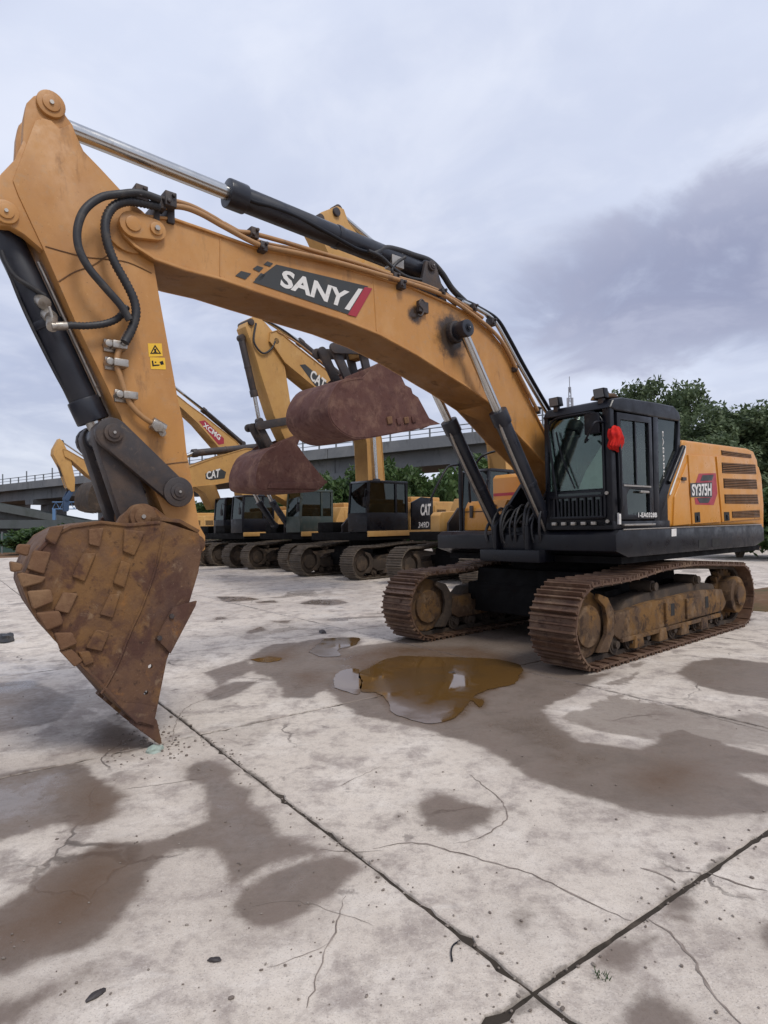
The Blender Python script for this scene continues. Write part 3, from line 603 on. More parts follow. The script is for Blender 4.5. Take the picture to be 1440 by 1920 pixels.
def undercarriage(parent, gauge, g, mats, detail, w=.6):
    for s_ in (1, -1): crawler(parent, s_ * gauge / 2, s_, g, mats, detail, w)
    zc_ = g[2]
    Q(lambda b: (prism(b, [(-1.25, .36), (1.2, .36), (1.1, 1.0), (-1.1, 1.0)], -.98, .98), prism(b, [(-1.15, .52), (-.75, .5), (-.75, .8), (-1.15, .78)], -1.15, 1.15), prism(b, [(.75, .5), (1.15, .52), (1.15, .78), (.75, .8)], -1.15, 1.15)), 'carbody', M_UNDER, parent, bevel=.02)
    P_cyl('slew_ring', (0, 0, .94), (0, 0, 1.2), .95, M_UNDER, parent, n=40, bevel=.015)
def ram(parent, name, a, b, c, rb, rr, eye=.09, m=None, hose=True):
    """hydraulic cylinder: pin a (barrel end), gland b, rod pin c"""
    a, b, c = Vector(a), Vector(b), Vector(c); m = m or M_NAVY; d = (b - a).normalized()
    o = Q(lambda q: (cyl(q, a + d * eye * .6, b, rb, n=26), cyl(q, a - Vector((0, rb * .95, 0)), a + Vector((0, rb * .95, 0)), eye, n=20), cyl(q, a + d * (b - a).length * .5 - d * .03, a + d * (b - a).length * .5 + d * .03, rb * 1.08, n=26)), name, m, parent, bevel=.006)
    P_cyl('gland', b - d * .16, b + d * .03, rb * 1.17, m, o, n=26, bevel=.012)
    e = (c - b).normalized()
    P_cyl('rod', b, c - e * eye * .5, rr, M_CHROME, o, n=22)
    P_cyl('rod_eye', c - Vector((0, rb * .95, 0)), c + Vector((0, rb * .95, 0)), eye, m, o, n=22, bevel=.01)
    return o
def pin(parent, name, x, z, y0, y1, r, m, cap=True):
    o = P_cyl(name, (x, y0, z), (x, y1, z), r, m, parent, n=26, bevel=.008)
    if cap:
        P_cyl('pin_cap', (x, y1 - .002, z), (x, y1 + .012, z), r * .62, m, o, n=22, bevel=.004)
        P_cyl('pin_bolt', (x, y1 + .008, z), (x, y1 + .024, z), r * .16, M_STEEL, o, n=8)
    return o
def plates(parent, name, top, bot, hw, m, lip=.02, t=.022, bevel=.006):
    """box-section boom: webs plus proud top and bottom plates"""
    o = P_prism(name, top + bot[::-1], -hw + lip, hw - lip, m, parent, bevel=0)
    Q(lambda b: strip(b, bot, -t, -hw - .004, hw + .004), 'bottom_plate', m, o, bevel=bevel)
    Q(lambda b: strip(b, top, t, -hw - .004, hw + .004), 'top_plate', m, o, bevel=bevel)
    return o
# ================================================================== THE NEAR EXCAVATOR
hero = empty('excavator', (H.x, H.y, 0), H.rz)
tag(hero, 'large yellow excavator in front, its pointed rusty bucket resting on the concrete', 'excavator')
GH = (2.03, -2.03, .5, .44, [(1.2, .955), (.45, 1.02), (-.35, 1.035), (-1.25, .99)])
undercarriage(hero, 2.59, GH, (M_SHOE, M_FRAME), 2)
S = H.sides
# ---- boom
BY = .29
b_top = S([(227, 409), (238, 402), (255, 400), (327, 408), (393, 431), (477, 461), (608, 487), (726, 524), (768, 535), (841, 567), (877, 586), (920, 622), (945, 652), (973, 708), (1007, 778), (1024, 812)], BY) + [(.62, 2.32), (.38, 2.12)]
b_bot = S([(224, 424), (232, 442), (253, 463), (290, 487), (350, 508), (413, 524), (483, 548), (643, 600), (712, 628), (782, 666), (844, 706), (870, 722), (920, 757), (977, 822), (1022, 868)], BY) + [(.62, 1.98), (.38, 1.86)]
boom = plates(hero, 'boom', b_top, b_bot, BY, M_YEL)
pin(hero, 'boom_foot_pin', .45, 1.99, -.42, .42, .11, M_BLACK)
# end plate with its two pins at the arm joint
A1, A2 = H.side((247, 423), BY), H.side((290, 433), BY)
ep = P_prism('joint_keeper', capsule(A1, A2, .105, .085), BY - .02, BY + .035, M_YEL, boom, bevel=.008)
P_cyl('pin_cap', (A1[0], BY + .03, A1[1]), (A1[0], BY + .05, A1[1]), .06, M_YEL, ep, n=24, bevel=.005)
P_cyl('pin_cap', (A2[0], BY + .03, A2[1]), (A2[0], BY + .055, A2[1]), .052, M_YEL, ep, n=24, bevel=.005)
P_cyl('keeper_bolt', (A2[0], BY + .05, A2[1]), (A2[0], BY + .075, A2[1]), .022, M_STEEL, ep, n=6)
jp = H.side((247, 423), BY)
P_prism('joint_keeper', capsule((A1[0], A1[1]), (A2[0], A2[1]), .105, .085), -BY - .035, -BY + .02, M_YEL, boom, bevel=.008)
P_cyl('arm_pin', (jp[0], -BY - .02, jp[1]), (jp[0], BY + .02, jp[1]), .085, M_DIRTY, hero, n=26)
# weld seams
for a, b in (((413, 447), (413, 519)), ((700, 523), (706, 620))):
    pa, pb = H.p3(a, BY - .018), H.p3(b, BY - .018); P_tube('weld_seam', [pa, pb], .006, M_YEL, boom, n=6, smooth=0)
# decals on the web
Y1 = BY - .016
def dec(poly, name, m, parent, y=Y1, rig=H, t=.002): return P_prism(name, rig.sides(poly, y), y, y + t, m, parent)
sd_ = dec([(518, 496), (690, 537), (660, 592), (474, 529)], 'name_decal', M_DECAL, boom)
dec([(684, 538), (698, 541), (668, 594), (652, 590)], 'red_stripe', M_RED, sd_, Y1 + .003)
dec([(672, 541), (680, 542), (655, 582), (646, 579)], 'white_slash', M_WHITE, sd_, Y1 + .003)
text_on('SANY', H.sides([(530, 505), (655, 547), (645, 578), (524, 537)], Y1), Y1 + .005, M_WHITE, sd_, weight=.035)
for k in ([(441, 517), (452, 508), (471, 513), (460, 524)], [(474, 504), (482, 498), (494, 502), (486, 510)], [(494, 496), (501, 490), (512, 494), (506, 500)], [(478, 524), (489, 512), (498, 515), (488, 527)]):
    dec(k, 'decal_square', M_DECAL, sd_)
# small bracket and hook on the boom flank
Q(lambda b: (tube(b, [H.p3(q, BY + .02) for q in ((796, 568), (790, 562), (786, 570), (791, 578))], .014), tube(b, [H.p3(q, BY + .03) for q in ((786, 572), (794, 582), (790, 592), (783, 590))], .012), box(b, *(sorted((H.side((783, 575), BY)[0], H.side((800, 575), BY)[0]))), BY - .03, BY + .03, H.side((790, 586), BY)[1], H.side((790, 566), BY)[1])), 'lamp_bracket', M_DIRTY, boom, ang=50)
# ---- boom cylinders, one on each flank
ce, cb = H.side((865, 619), .40), H.side((938, 771), .42)
base = (1.08, 1.30)
dirv = Vector((ce[0] - base[0], 0, ce[1] - base[1])).normalized()
gl_t = (cb[0] - base[0]) * dirv.x + (cb[1] - base[1]) * dirv.z
gl = (base[0] + dirv.x * gl_t, base[1] + dirv.z * gl_t)
for s_ in (1, -1):
    y = .42 * s_
    cy = ram(hero, 'boom_cylinder', (base[0], y, base[1]), (gl[0], y, gl[1]), (ce[0], y, ce[1]), .098, .055, .10)
    o = P_tube('cylinder_pipe', [(gl[0] - dirv.x * .1 + .10, y + .03, gl[1]), (gl[0] - dirv.x * .35 + .13, y + .03, gl[1] - dirv.z * .35), (base[0] + .3, y + .03, base[1] + .25)], .018, M_STEEL, cy, smooth=4)
pin(hero, 'boom_cylinder_pin', ce[0], ce[1], -.52, .52, .05, M_BLACK)
P_cyl('pin_collar', (ce[0], BY - .03, ce[1]), (ce[0], .34, ce[1]), .13, M_DIRTY, boom, n=28, bevel=.012)
# ---- arm
AY = .22
a_prof = S([(66, 226), (80, 221), (97, 226), (112, 241), (133, 232), (147, 262), (157, 283), (190, 317), (227, 357), (262, 400), (280, 440), (289, 497), (300, 563), (310, 617), (322, 683), (334, 750), (344, 790), (350, 847), (360, 900), (367, 947), (374, 985), (385, 1005), (385, 1030), (372, 1040), (355, 1030), (307, 963), (287, 913), (247, 837), (227, 783), (200, 723), (140, 600), (80, 463), (34, 365), (24, 338)], AY)
arm = P_prism('arm', a_prof, -AY, AY, M_YEL, hero, bevel=.007)
# ears carrying the arm cylinder rod and the bucket cylinder
ear1 = S([(45, 217), (50, 193), (63, 180), (83, 174), (103, 182), (117, 200), (123, 217), (136, 235), (150, 275), (110, 300), (60, 300), (40, 300), (42, 267)], .2)
ear2 = S([(44, 262), (27, 300), (3, 325), (-14, 345), (-24, 380), (-20, 408), (0, 424), (20, 425), (45, 440), (80, 470), (110, 420), (70, 300)], .2)
for s_ in (1, -1):
    y0, y1 = sorted((s_ * .115, s_ * .205)); P_prism('rod_ear', ear1, y0, y1, M_YEL, arm, bevel=.01)
    P_prism('cylinder_ear', ear2, y0 + .004 * s_, y1 + .004 * s_, M_YEL, arm, bevel=.01)
t1 = H.side((95, 197), .21); t2 = H.side((10, 399), .21)
pin(arm, 'rod_pin', t1[0], t1[1], -.23, .235, .10, M_YEL); pin(arm, 'cylinder_pin', t2[0], t2[1], -.23, .235, .085, M_YEL)
# wide hub at the boom joint, worn scratches welded over
P_cyl('arm_hub', (jp[0], -.245, jp[1]), (jp[0], .245, jp[1]), .20, M_YEL, arm, n=30, bevel=.01)
for L in ([(85, 462), (120, 472), (160, 482), (200, 486), (240, 492), (284, 512)], [(110, 528), (140, 510), (175, 497), (200, 480)], [(300, 872), (330, 868), (352, 866)]):
    P_tube('scratch_bead', [H.p3(q, AY + .001) for q in L], .0055, M_RUST, arm, n=5, smooth=4)
# warning decals
def warn(q, kind):
    d_ = dec(q, 'warning_decal', M_WARN, arm, AY + .001)
    tl, tr, br, bl = q; L = lambda u, v: (tl[0] + (tr[0] - tl[0]) * u + (bl[0] - tl[0]) * v, tl[1] + (tr[1] - tl[1]) * u + (bl[1] - tl[1]) * v)
    if kind:
        o_, i_ = [L(.5, .1), L(.9, .78), L(.1, .78)], [L(.5, .26), L(.78, .71), L(.22, .71)]
        P_prism('triangle', H.sides(o_, AY), AY + .004, AY + .005, M_BLACK, d_, holes=[H.sides(i_, AY)])
        dec([L(.42, .4), L(.58, .4), L(.56, .62), L(.68, .68), L(.32, .68), L(.44, .62)], 'figure', M_BLACK, d_, AY + .004, t=.001)
    else:
        for P_ in ([(.1, .3), (.2, .25), (.22, .75), (.12, .75)], [(.2, .62), (.6, .58), (.6, .68), (.2, .74)], [(.62, .35), (.85, .25), (.9, .55), (.7, .62)], [(.3, .35), (.4, .35), (.4, .45), (.3, .45)]):
            dec([L(*u) for u in P_], 'figure', M_BLACK, d_, AY + .004, t=.001)
warn([(277, 644), (303, 644), (305, 668), (279, 669)], 1); warn([(281, 670), (309, 671), (311, 693), (283, 692)], 0)
# ---- arm cylinder on top of the boom
ac = [H.p3(q, 0) for q in ((95, 197), (430, 378), (790, 508))]
ac[0] = Vector((t1[0], 0, t1[1])); dd = (ac[0] - ac[2]).normalized(); ac[1] = ac[2] + dd * (ac[1] - ac[2]).dot(dd)
acy = ram(hero, 'arm_cylinder', ac[2], ac[1], ac[0], .115, .068, .10)
P_tube('cylinder_pipe', [H.p3(q, .1) for q in ((440, 352), (470, 376), (510, 388), (560, 408), (620, 440), (672, 468), (715, 478))], .022, M_BLACK, acy)
P_box('port_block', *sorted((H.side((428, 360), 0)[0], H.side((458, 360), 0)[0])), -.08, .1, H.side((440, 372), 0)[1], H.side((440, 352), 0)[1], M_BLACK, acy, bevel=.01)
bt = [p for p in b_top if 2.9 < p[0] < 3.6]
for s_ in (1, -1):
    y0, y1 = sorted((s_ * .12, s_ * .17)); P_prism('cylinder_lug', [(ac[2].x + .22, ac[2].z - .42), (ac[2].x + .08, ac[2].z + .05), (ac[2].x - .08, ac[2].z + .05), (ac[2].x - .28, ac[2].z - .42)], y0, y1, M_DIRTY, boom, bevel=.01)
pin(boom, 'cylinder_pin', ac[2].x, ac[2].z, -.2, .2, .06, M_DIRTY)
# ---- bucket cylinder, links and bucket
L0 = H.side((200, 817), .15)
lk = H.side((262, 969), .3); ap = H.side((330, 923), .27); bp = H.side((366, 1020), .3)
bc0 = Vector((t2[0], 0, t2[1])); bc2 = Vector((L0[0], 0, L0[1])); dd = (bc2 - bc0).normalized(); bc1 = bc0 + dd * ((bc2 - bc0).length - .17)
bcy = ram(hero, 'bucket_cylinder', bc0, bc1, bc2, .108, .065, .10)
for k, (u, s_) in enumerate(((.40, .05), (.47, .05))):
    q = bc0.lerp(bc1, u); P_cyl('pipe_clamp', q + Vector((.0, .06, 0)) - dd * .03, q + Vector((0, .15, 0)) + dd * .03, .05, M_STEEL, bcy, n=14, bevel=.006)
P_tube('cylinder_pipe', [bc0.lerp(bc1, u) + Vector((-.11, .07, .03)) for u in (.2, .4, .6, .9)], .016, M_STEEL, bcy, smooth=2)
P_tube('cylinder_pipe', [bc0.lerp(bc1, u) + Vector((-.10, .10, .03)) for u in (.25, .4, .6, .85)], .013, M_STEEL, bcy, smooth=2)
P_tube('cylinder_hose', [H.p3(q, .12) for q in ((2, 470), (12, 495), (30, 520), (62, 540), (85, 555))], .018, M_RUBBER, bcy)
P_tube('cylinder_pipe', [bc0 + Vector((.10, .02, .0)) + dd * .3, bc0 + Vector((.13, .02, 0)) + dd * .7, bc0 + Vector((.12, .02, 0)) + dd * 1.2, bc0 + Vector((.09, .02, 0)) + dd * 1.5], .014, M_RUBBER, bcy, smooth=4)
for s_ in (1, -1):
    y0, y1 = sorted((s_ * .245, s_ * .315)); P_prism('rocker_link', capsule(L0, ap, .125, .105), y0, y1, M_DIRTY, hero, bevel=.014)
mid = ((L0[0] + lk[0]) / 2 - .02, (L0[1] + lk[1]) / 2)
hl = Q(lambda b: [prism(b, capsule(L0, lk, .12, .12), *sorted((s_ * .10, s_ * .235))) for s_ in (1, -1)] + [prism(b, [(L0[0] + .03, L0[1] - .18), (L0[0] - .13, L0[1] - .12), (lk[0] - .12, lk[1] + .2), (lk[0] + .05, lk[1] + .14)], -.12, .12)], 'bucket_link', M_DIRTY, hero, bevel=.012)
pin(hero, 'link_pin', L0[0], L0[1], -.34, .345, .072, M_DIRTY); pin(hero, 'rocker_pin', ap[0], ap[1], -.33, .345, .07, M_DIRTY)
P_cyl('rocker_boss', (ap[0], .3, ap[1]), (ap[0], .335, ap[1]), .125, M_DIRTY, hero, n=28, bevel=.012)
BW = .60
bk_back = S([(300, 976), (240, 982), (190, 976), (133, 985), (95, 1003), (64, 1038), (46, 1075), (43, 1105), (62, 1150), (103, 1202), (156, 1252), (208, 1308), (256, 1356)], BW)
bk_open = S([(288, 1362), (291, 1346), (313, 1237), (318, 1222), (352, 1140), (372, 1073), (377, 1040), (372, 1000)], BW)
holes = [disc_poly(*H.side(q, BW), .017, 12) for q in ((282, 1250), (274, 1299))]
bk = P_prism('bucket', bk_back + bk_open, BW - .035, BW, M_RUST, hero, bevel=0, holes=holes)
tapered = [(p[0] * 1.0, p[1]) for p in bk_back]
Q(lambda b: prism(b, bk_back + bk_open, -BW, -BW + .035, [disc_poly(*H.side(q, BW), .017, 12) for q in ((282, 1250), (274, 1299))]), 'far_side_plate', M_RUST, bk)
Q(lambda b: strip(b, bk_back, -.022, -BW - .012, BW + .012), 'wrapper', M_RUST, bk, bevel=.004)
Q(lambda b: strip(b, [bk_back[0], ((bk_back[0][0] + bk_open[-1][0]) / 2, bk_back[0][1] - .02), bk_open[-1]], -.03, -BW, BW), 'hinge_plate', M_RUST, bk, bevel=.004)
# inner lower plate keeps the bucket closed at the back
# wear bars over the wrapper
for k in range(5):
    y = -BW + .1 + k * (2 * BW - .2) / 4
    Q(lambda b: strip(b, [(p[0], p[1]) for p in bk_back[3:11]], -.034, y - .035, y + .035), 'wear_bar', M_RUST, bk, bevel=.006)
# blocks welded and mud caked on the near side plate
zz = lambda L: [(x / 3.6, 940 + y / 3.6) for x, y in L]
blk = [[(230, 330), (345, 345), (290, 490), (180, 460)], [(555, 350), (650, 350), (570, 540), (480, 510)], [(810, 395), (880, 420), (830, 585), (755, 555)], [(425, 605), (525, 620), (460, 760), (360, 740)],
       [(740, 630), (805, 620), (755, 785), (670, 765)], [(640, 860), (740, 880), (680, 1010), (575, 990)], [(600, 190), (700, 180), (675, 310), (590, 290)], [(330, 175), (435, 165), (370, 300), (300, 255)], [(835, 190), (975, 205), (905, 370), (830, 340)], [(395, 1000), (480, 990), (560, 1075), (500, 1120)], [(520, 1010), (600, 1010), (640, 1080), (570, 1110)]]
for k, L in enumerate(blk):
    P_prism('wear_plate', S(zz(L), BW), BW - .005, BW + (.030, .024, .034, .026, .022)[k % 5], M_RUST2 if k % 3 == 0 else M_RUST, bk, bevel=.016, seg=3)
for k, L in enumerate([[(112, 488), (150, 482), (312, 508), (290, 545), (150, 582)], [(178, 606), (350, 590), (355, 678), (215, 728)], [(235, 745), (400, 740), (425, 825), (305, 872)], [(355, 885), (490, 880), (520, 960), (405, 1005)], [(60, 400), (160, 420), (150, 470), (80, 480)], [(120, 285), (215, 290), (190, 370), (95, 350)]]):
    P_prism('heel_shroud', S(zz(L), BW), BW - .06, BW + .045, M_RUST2, bk, bevel=.022, seg=3)
seam = S([(308, 990), (292, 1065), (268, 1133), (242, 1192), (217, 1254), (190, 1300)], BW)
P_tube('weld_bead', [(p[0], BW + .002, p[1]) for p in seam], .010, M_RUST, bk, n=6, smooth=4)
P_prism('corner_plate', S([(258, 1352), (226, 1318), (262, 1318), (290, 1325), (289, 1360)], BW), BW - .002, BW + .012, M_RUST, bk, bevel=.003)
sc = P_prism('side_cutter', S([(349, 1131), (368, 1126), (365, 1136), (318, 1225), (309, 1214), (291, 1197), (300, 1180), (322, 1140)], BW + .01), BW + .001, BW + .032, M_RUST, bk, bevel=.006)
for q in ((321, 1155), (298, 1196)):
    x, z = H.side(q, BW + .03); P_cyl('cutter_bolt', (x, BW + .03, z), (x, BW + .05, z), .02, M_DIRTY, sc, n=6)
P_prism('side_cutter', S([(349, 1131), (368, 1126), (365, 1136), (318, 1225), (309, 1214), (291, 1197), (300, 1180), (322, 1140)], BW), -BW - .032, -BW - .001, M_RUST, bk, bevel=.006)
# lip and teeth
lipa, lipb = H.side((254, 1354), BW), H.side((289, 1358), BW)
lc = ((lipa[0] + lipb[0]) / 2, (lipa[1] + lipb[1]) / 2)
P_prism('cutting_edge', [bk_back[-2], bk_back[-1], lipb, ((lipb[0] + bk_back[-2][0]) / 2 - .02, bk_back[-2][1])], -BW, BW - .036, M_RUST, bk, bevel=.005)
tipx, tipz = H.side((299, 1396), .55)
for k in range(5):
    y = -.53 + k * .265
    o = Q(lambda b: (prism(b, [lipa, (lipa[0] + .02, lipa[1] - .02), (tipx + .015, .03), (tipx - .012, .028), (lipb[0] - .03, lipb[1] + .02), (lipb[0] + .0, lipb[1] + .05)], y - .055, y + .055),), 'tooth', M_RUST, bk, bevel=.012)
# hinge ears
earp = S([(208, 990), (222, 968), (246, 950), (268, 944), (290, 952), (330, 984), (372, 1000), (380, 1020), (378, 1036), (366, 1046), (345, 1040), (300, 1010)], .31)
for s_ in (1, -1):
    for a, b in ((.27, .33),):
        y0, y1 = sorted((s_ * a, s_ * b)); P_prism('hinge_ear', earp, y0, y1, M_RUST, bk, bevel=.01)
pin(bk, 'link_boss', lk[0], lk[1], -.36, .375, .105, M_RUST2); pin(bk, 'hinge_boss', bp[0], bp[1], -.36, .34, .075, M_RUST)
# the bucket narrows a little towards its far side, and its plates are battered
def batter(o, amt):
    for v in o.data.vertices:
        c = v.co; k = min(1, max(0, (c.x - 6.3) / 1.2)); c.x -= (BW - c.y) / (2 * BW) * .14 * k
        n_ = mn.noise_vector(c * 9.0) * amt; c.x += n_.x; c.y += n_.y * .6; c.z += n_.z
from mathutils import noise as mn
for o in [bk] + list(bk.children):
    batter(o, .010 if o.name.startswith(('wear_plate', 'heel_shroud')) else .003)
# ---- hoses and pipes
HZ = lambda L, y: [H.p3(q, y) for q in L]
P_tube('hydraulic_hose', HZ([(300, 374), (262, 362), (225, 364), (190, 370), (160, 392), (146, 425), (147, 462), (165, 500), (198, 540), (226, 572), (243, 600)], .40), .030, M_RUBBER, hero, n=12)
P_tube('hydraulic_hose', HZ([(300, 388), (262, 380), (236, 378), (212, 388), (198, 414), (200, 450), (214, 490), (236, 530), (251, 562), (255, 590), (246, 620), (234, 642)], .36), .034, M_RUBBER, hero, n=12, rib=.014)
P_tube('hydraulic_hose', HZ([(100, 613), (130, 610), (160, 611), (196, 607), (222, 596), (238, 575)], .32), .027, M_RUBBER, hero, n=12, rib=.014)
Q(lambda b: (cyl(b, H.p3((96, 612), .32), H.p3((126, 611), .32), .032, n=12), cyl(b, H.p3((97, 600), .2), H.p3((98, 613), .33), .04, n=12), tube(b, HZ([(92, 575), (97, 590), (99, 605)], .26), .012)), 'hose_coupling', M_STEEL, hero, bevel=.004, ang=50)
P_tube('arm_pipe', HZ([(240, 628), (229, 645), (221, 662), (219, 685), (226, 708), (236, 738), (248, 762), (268, 782), (290, 796)], AY + .07), .022, M_PIPE, arm, n=12)
P_cyl('hose_coupling', H.p3((241, 624), AY + .08), H.p3((229, 648), AY + .08), .034, M_STEEL, arm, n=12, bevel=.004)
for q in ((218, 652), (220, 685), (238, 745)):
    p = H.p3(q, AY)
    cl = Q(lambda b: (box(b, p.x - .055, p.x + .055, AY - .002, AY + .11, p.z - .03, p.z + .03), cyl(b, (p.x + .08, AY, p.z), (p.x + .08, AY + .1, p.z), .03, n=10), box(b, p.x - .02, p.x + .1, AY, AY + .03, p.z - .05, p.z + .05)), 'pipe_clamp', M_STEEL, arm, bevel=.008)
Q(lambda b: (cyl(b, H.p3((284, 792), AY + .07), H.p3((308, 806), AY + .07), .05, n=14), cyl(b, H.p3((297, 800), AY), H.p3((297, 800), AY + .13), .045, n=6), cyl(b, H.p3((305, 812), AY + .02), H.p3((305, 812), AY + .10), .03, n=8)), 'pipe_fitting', M_STEEL, arm, bevel=.006)
# boom top pipe runs
run1 = [(300, 374), (330, 378), (362, 388), (400, 408), (440, 432), (470, 437), (520, 450), (600, 474), (680, 497), (745, 520), (800, 536), (850, 560), (905, 596)]
run2 = [(300, 388), (340, 388), (375, 400), (420, 425), (470, 452), (500, 463), (560, 475), (640, 494), (720, 517), (768, 531), (830, 553), (880, 585), (925, 622), (950, 655), (976, 708), (1008, 770)]
run3 = [(868, 566), (900, 582), (925, 600), (946, 634), (972, 682), (1001, 733), (1027, 777)]
P_tube('boom_pipe', HZ(run1, .22), .022, M_PIPE, boom, n=10); P_tube('boom_pipe', HZ(run2, BY + .03), .024, M_PIPE, boom, n=10)
P_tube('boom_pipe', HZ([(q[0], q[1] - 6) for q in run2[3:11]], .12), .02, M_PIPE, boom, n=10)
P_tube('boom_pipe', HZ(run3, .2), .026, M_CHROME, boom, n=10); P_tube('boom_pipe', HZ([(q[0] + 9, q[1] + 1) for q in run3], .1), .026, M_BLACK, boom, n=10)
for q, y, s_ in (((262, 366), .34, .06), ((316, 378), .34, .06), ((298, 384), .3, .05), ((473, 440), .2, .05), ((490, 465), BY, .045), ((738, 522), .2, .05), ((750, 535), BY, .05), ((885, 578), .2, .045), ((920, 605), .2, .05), ((962, 692), BY - .02, .045), ((1004, 770), BY - .05, .05), ((826, 549), BY, .035)):
    p = H.p3(q, y); Q(lambda b: (box(b, p.x - s_ * .8, p.x + s_ * .8, p.y - .05, p.y + .06, p.z - s_, p.z + s_), cyl(b, (p.x - .02, p.y + .05, p.z + s_ * .5), (p.x - .02, p.y + .085, p.z + s_ * .5), .018, n=6), cyl(b, (p.x + .02, p.y + .05, p.z - s_ * .5), (p.x + .02, p.y + .085, p.z - s_ * .5), .018, n=6)), 'pipe_clamp', M_DIRTY, boom, bevel=.008)
Q(lambda b: [box(b, *sorted((H.side((a, 400), .25)[0], H.side((c, 400), .25)[0])), .05, .3, H.side((a, 420), .25)[1], H.side((a, 385), .25)[1]) for a, c in ((284, 296), (310, 324))], 'pipe_bracket', M_DIRTY, boom, bevel=.01)
for L, y, r in (([(700, 478), (722, 466), (748, 470), (775, 479), (806, 490), (828, 512), (848, 542), (872, 566)], .08, .038), ([(735, 492), (762, 494), (790, 503), (815, 524), (834, 550), (856, 570)], -.02, .036), ([(855, 560), (880, 568), (905, 582), (922, 604)], .1, .026), ([(690, 470), (715, 482), (740, 505), (765, 520), (790, 525)], .16, .02), ([(760, 482), (745, 492), (735, 505), (738, 515)], .16, .018)):
    P_tube('hydraulic_hose', HZ(L, y), r, M_RUBBER, boom, n=10)
Q(lambda b: (cyl(b, H.p3((736, 482), .06), H.p3((752, 482), .06), .05, n=12), box(b, *sorted((H.side((728, 490), .05)[0], H.side((750, 490), .05)[0])), -.02, .12, H.side((740, 505), .05)[1], H.side((740, 484), .05)[1])), 'valve_block', M_STEEL, boom, bevel=.008)

# ---- upper structure
up_ = P_prism('platform', [(1.47, 1.30), (1.47, 1.50), (1.38, 1.555), (-3.2, 1.56), (-3.3, 1.5), (-3.3, 1.30), (-2.9, 1.22), (1.2, 1.22)], -1.47, 1.50, M_BLACK, hero, bevel=.012)
P_tube('platform_edge', [(1.30, 1.502, 1.558), (.0, 1.502, 1.562), (-3.2, 1.502, 1.568)], .008, M_STEEL, up_, n=6, smooth=0)
P_prism('white_tag', S([(1259, 992), (1268, 991), (1268, 1005), (1259, 1006)], 1.502), 1.501, 1.505, M_WHITE, up_)
P_box('shade_filler_pan', -3.25, 1.25, -1.42, 1.44, 1.14, 1.225, M_UNDER, up_)  # added dark pan, keeps the gap between platform and tracks in shade
for x in (-.9, -1.35): P_box('skirt_pocket', x - .14, x + .14, 1.498, 1.503, 1.26, 1.38, M_HOLE, up_)
Q(lambda b: (prism(b, [(1.55, 1.2), (1.55, 1.62), (.9, 2.25), (.1, 2.25), (.1, 1.2)], .24, .30), prism(b, [(1.55, 1.2), (1.55, 1.62), (.9, 2.25), (.1, 2.25), (.1, 1.2)], -.30, -.24), box(b, 1.0, 1.6, -.5, .5, 1.14, 1.3), box(b, .6, 1.4, -.24, .24, 1.2, 1.6)), 'boom_bracket', M_BLACK, hero, bevel=.012)
rs = random.Random(21)
for k in range(14):
    y = -.42 + k * .062; e = rs.uniform(-.1, .1)
    P_tube('front_hose', [(1.0, y, 1.7 + e), (1.3 + e * .5, y + e * .6, 1.85 + e), (1.5 + e * .4, y + e, 1.62 + e), (1.42, y + e * .3, 1.34), (1.15, y, 1.25)], rs.uniform(.014, .024), M_RUBBER, hero, n=8)
for k in range(6):
    y = -.4 + k * .15; Q(lambda b: (cyl(b, (1.3, y, 1.5), (1.3, y, 1.62), .04, n=8), cyl(b, (1.3, y, 1.62), (1.38, y, 1.68), .025, n=8), box(b, 1.1, 1.34, y - .05, y + .05, 1.36, 1.5)), 'valve_block', M_DIRTY, hero, bevel=.006)
rb = P_prism('tool_box', [(.2, 1.56), (1.0, 1.56), (.98, 1.9), (.9, 2.02), (.2, 2.03)], -1.34, -.55, M_YEL2, hero, bevel=.02)
P_box('lid_seam', .985, .994, -1.33, -.56, 1.85, 1.862, M_HOLE, rb)
for y in (-1.18, -.72): P_box('latch', .97, 1.02, y - .025, y + .025, 1.76, 1.95, M_DIRTY, rb, bevel=.006)
ft = P_prism('fuel_tank', [(-1.6, 1.56), (.19, 1.56), (.19, 2.42), (.12, 2.48), (-1.6, 2.5)], -1.42, -.62, M_YEL2, hero, bevel=.03)
P_box('red_stripe', .188, .194, -1.4, -.64, 2.12, 2.17, M_RED, ft)
P_tube('hand_rail', [H.p3(q, -1.4) for q in ((806, 940), (822, 905), (836, 880), (846, 873), (866, 871))], .018, M_BLACK, hero, n=8)
P_tube('hand_rail', [(1.02, -1.38, 1.5), (1.02, -1.38, 2.3), (1.0, -1.38, 2.75)], .035, M_BLACK, hero, n=8)
P_tube('hand_rail', [(1.0, -1.2, 2.0), (1.05, -1.15, 2.4), (.95, -1.0, 2.7), (.7, -.9, 2.8)], .02, M_BLACK, hero, n=8)
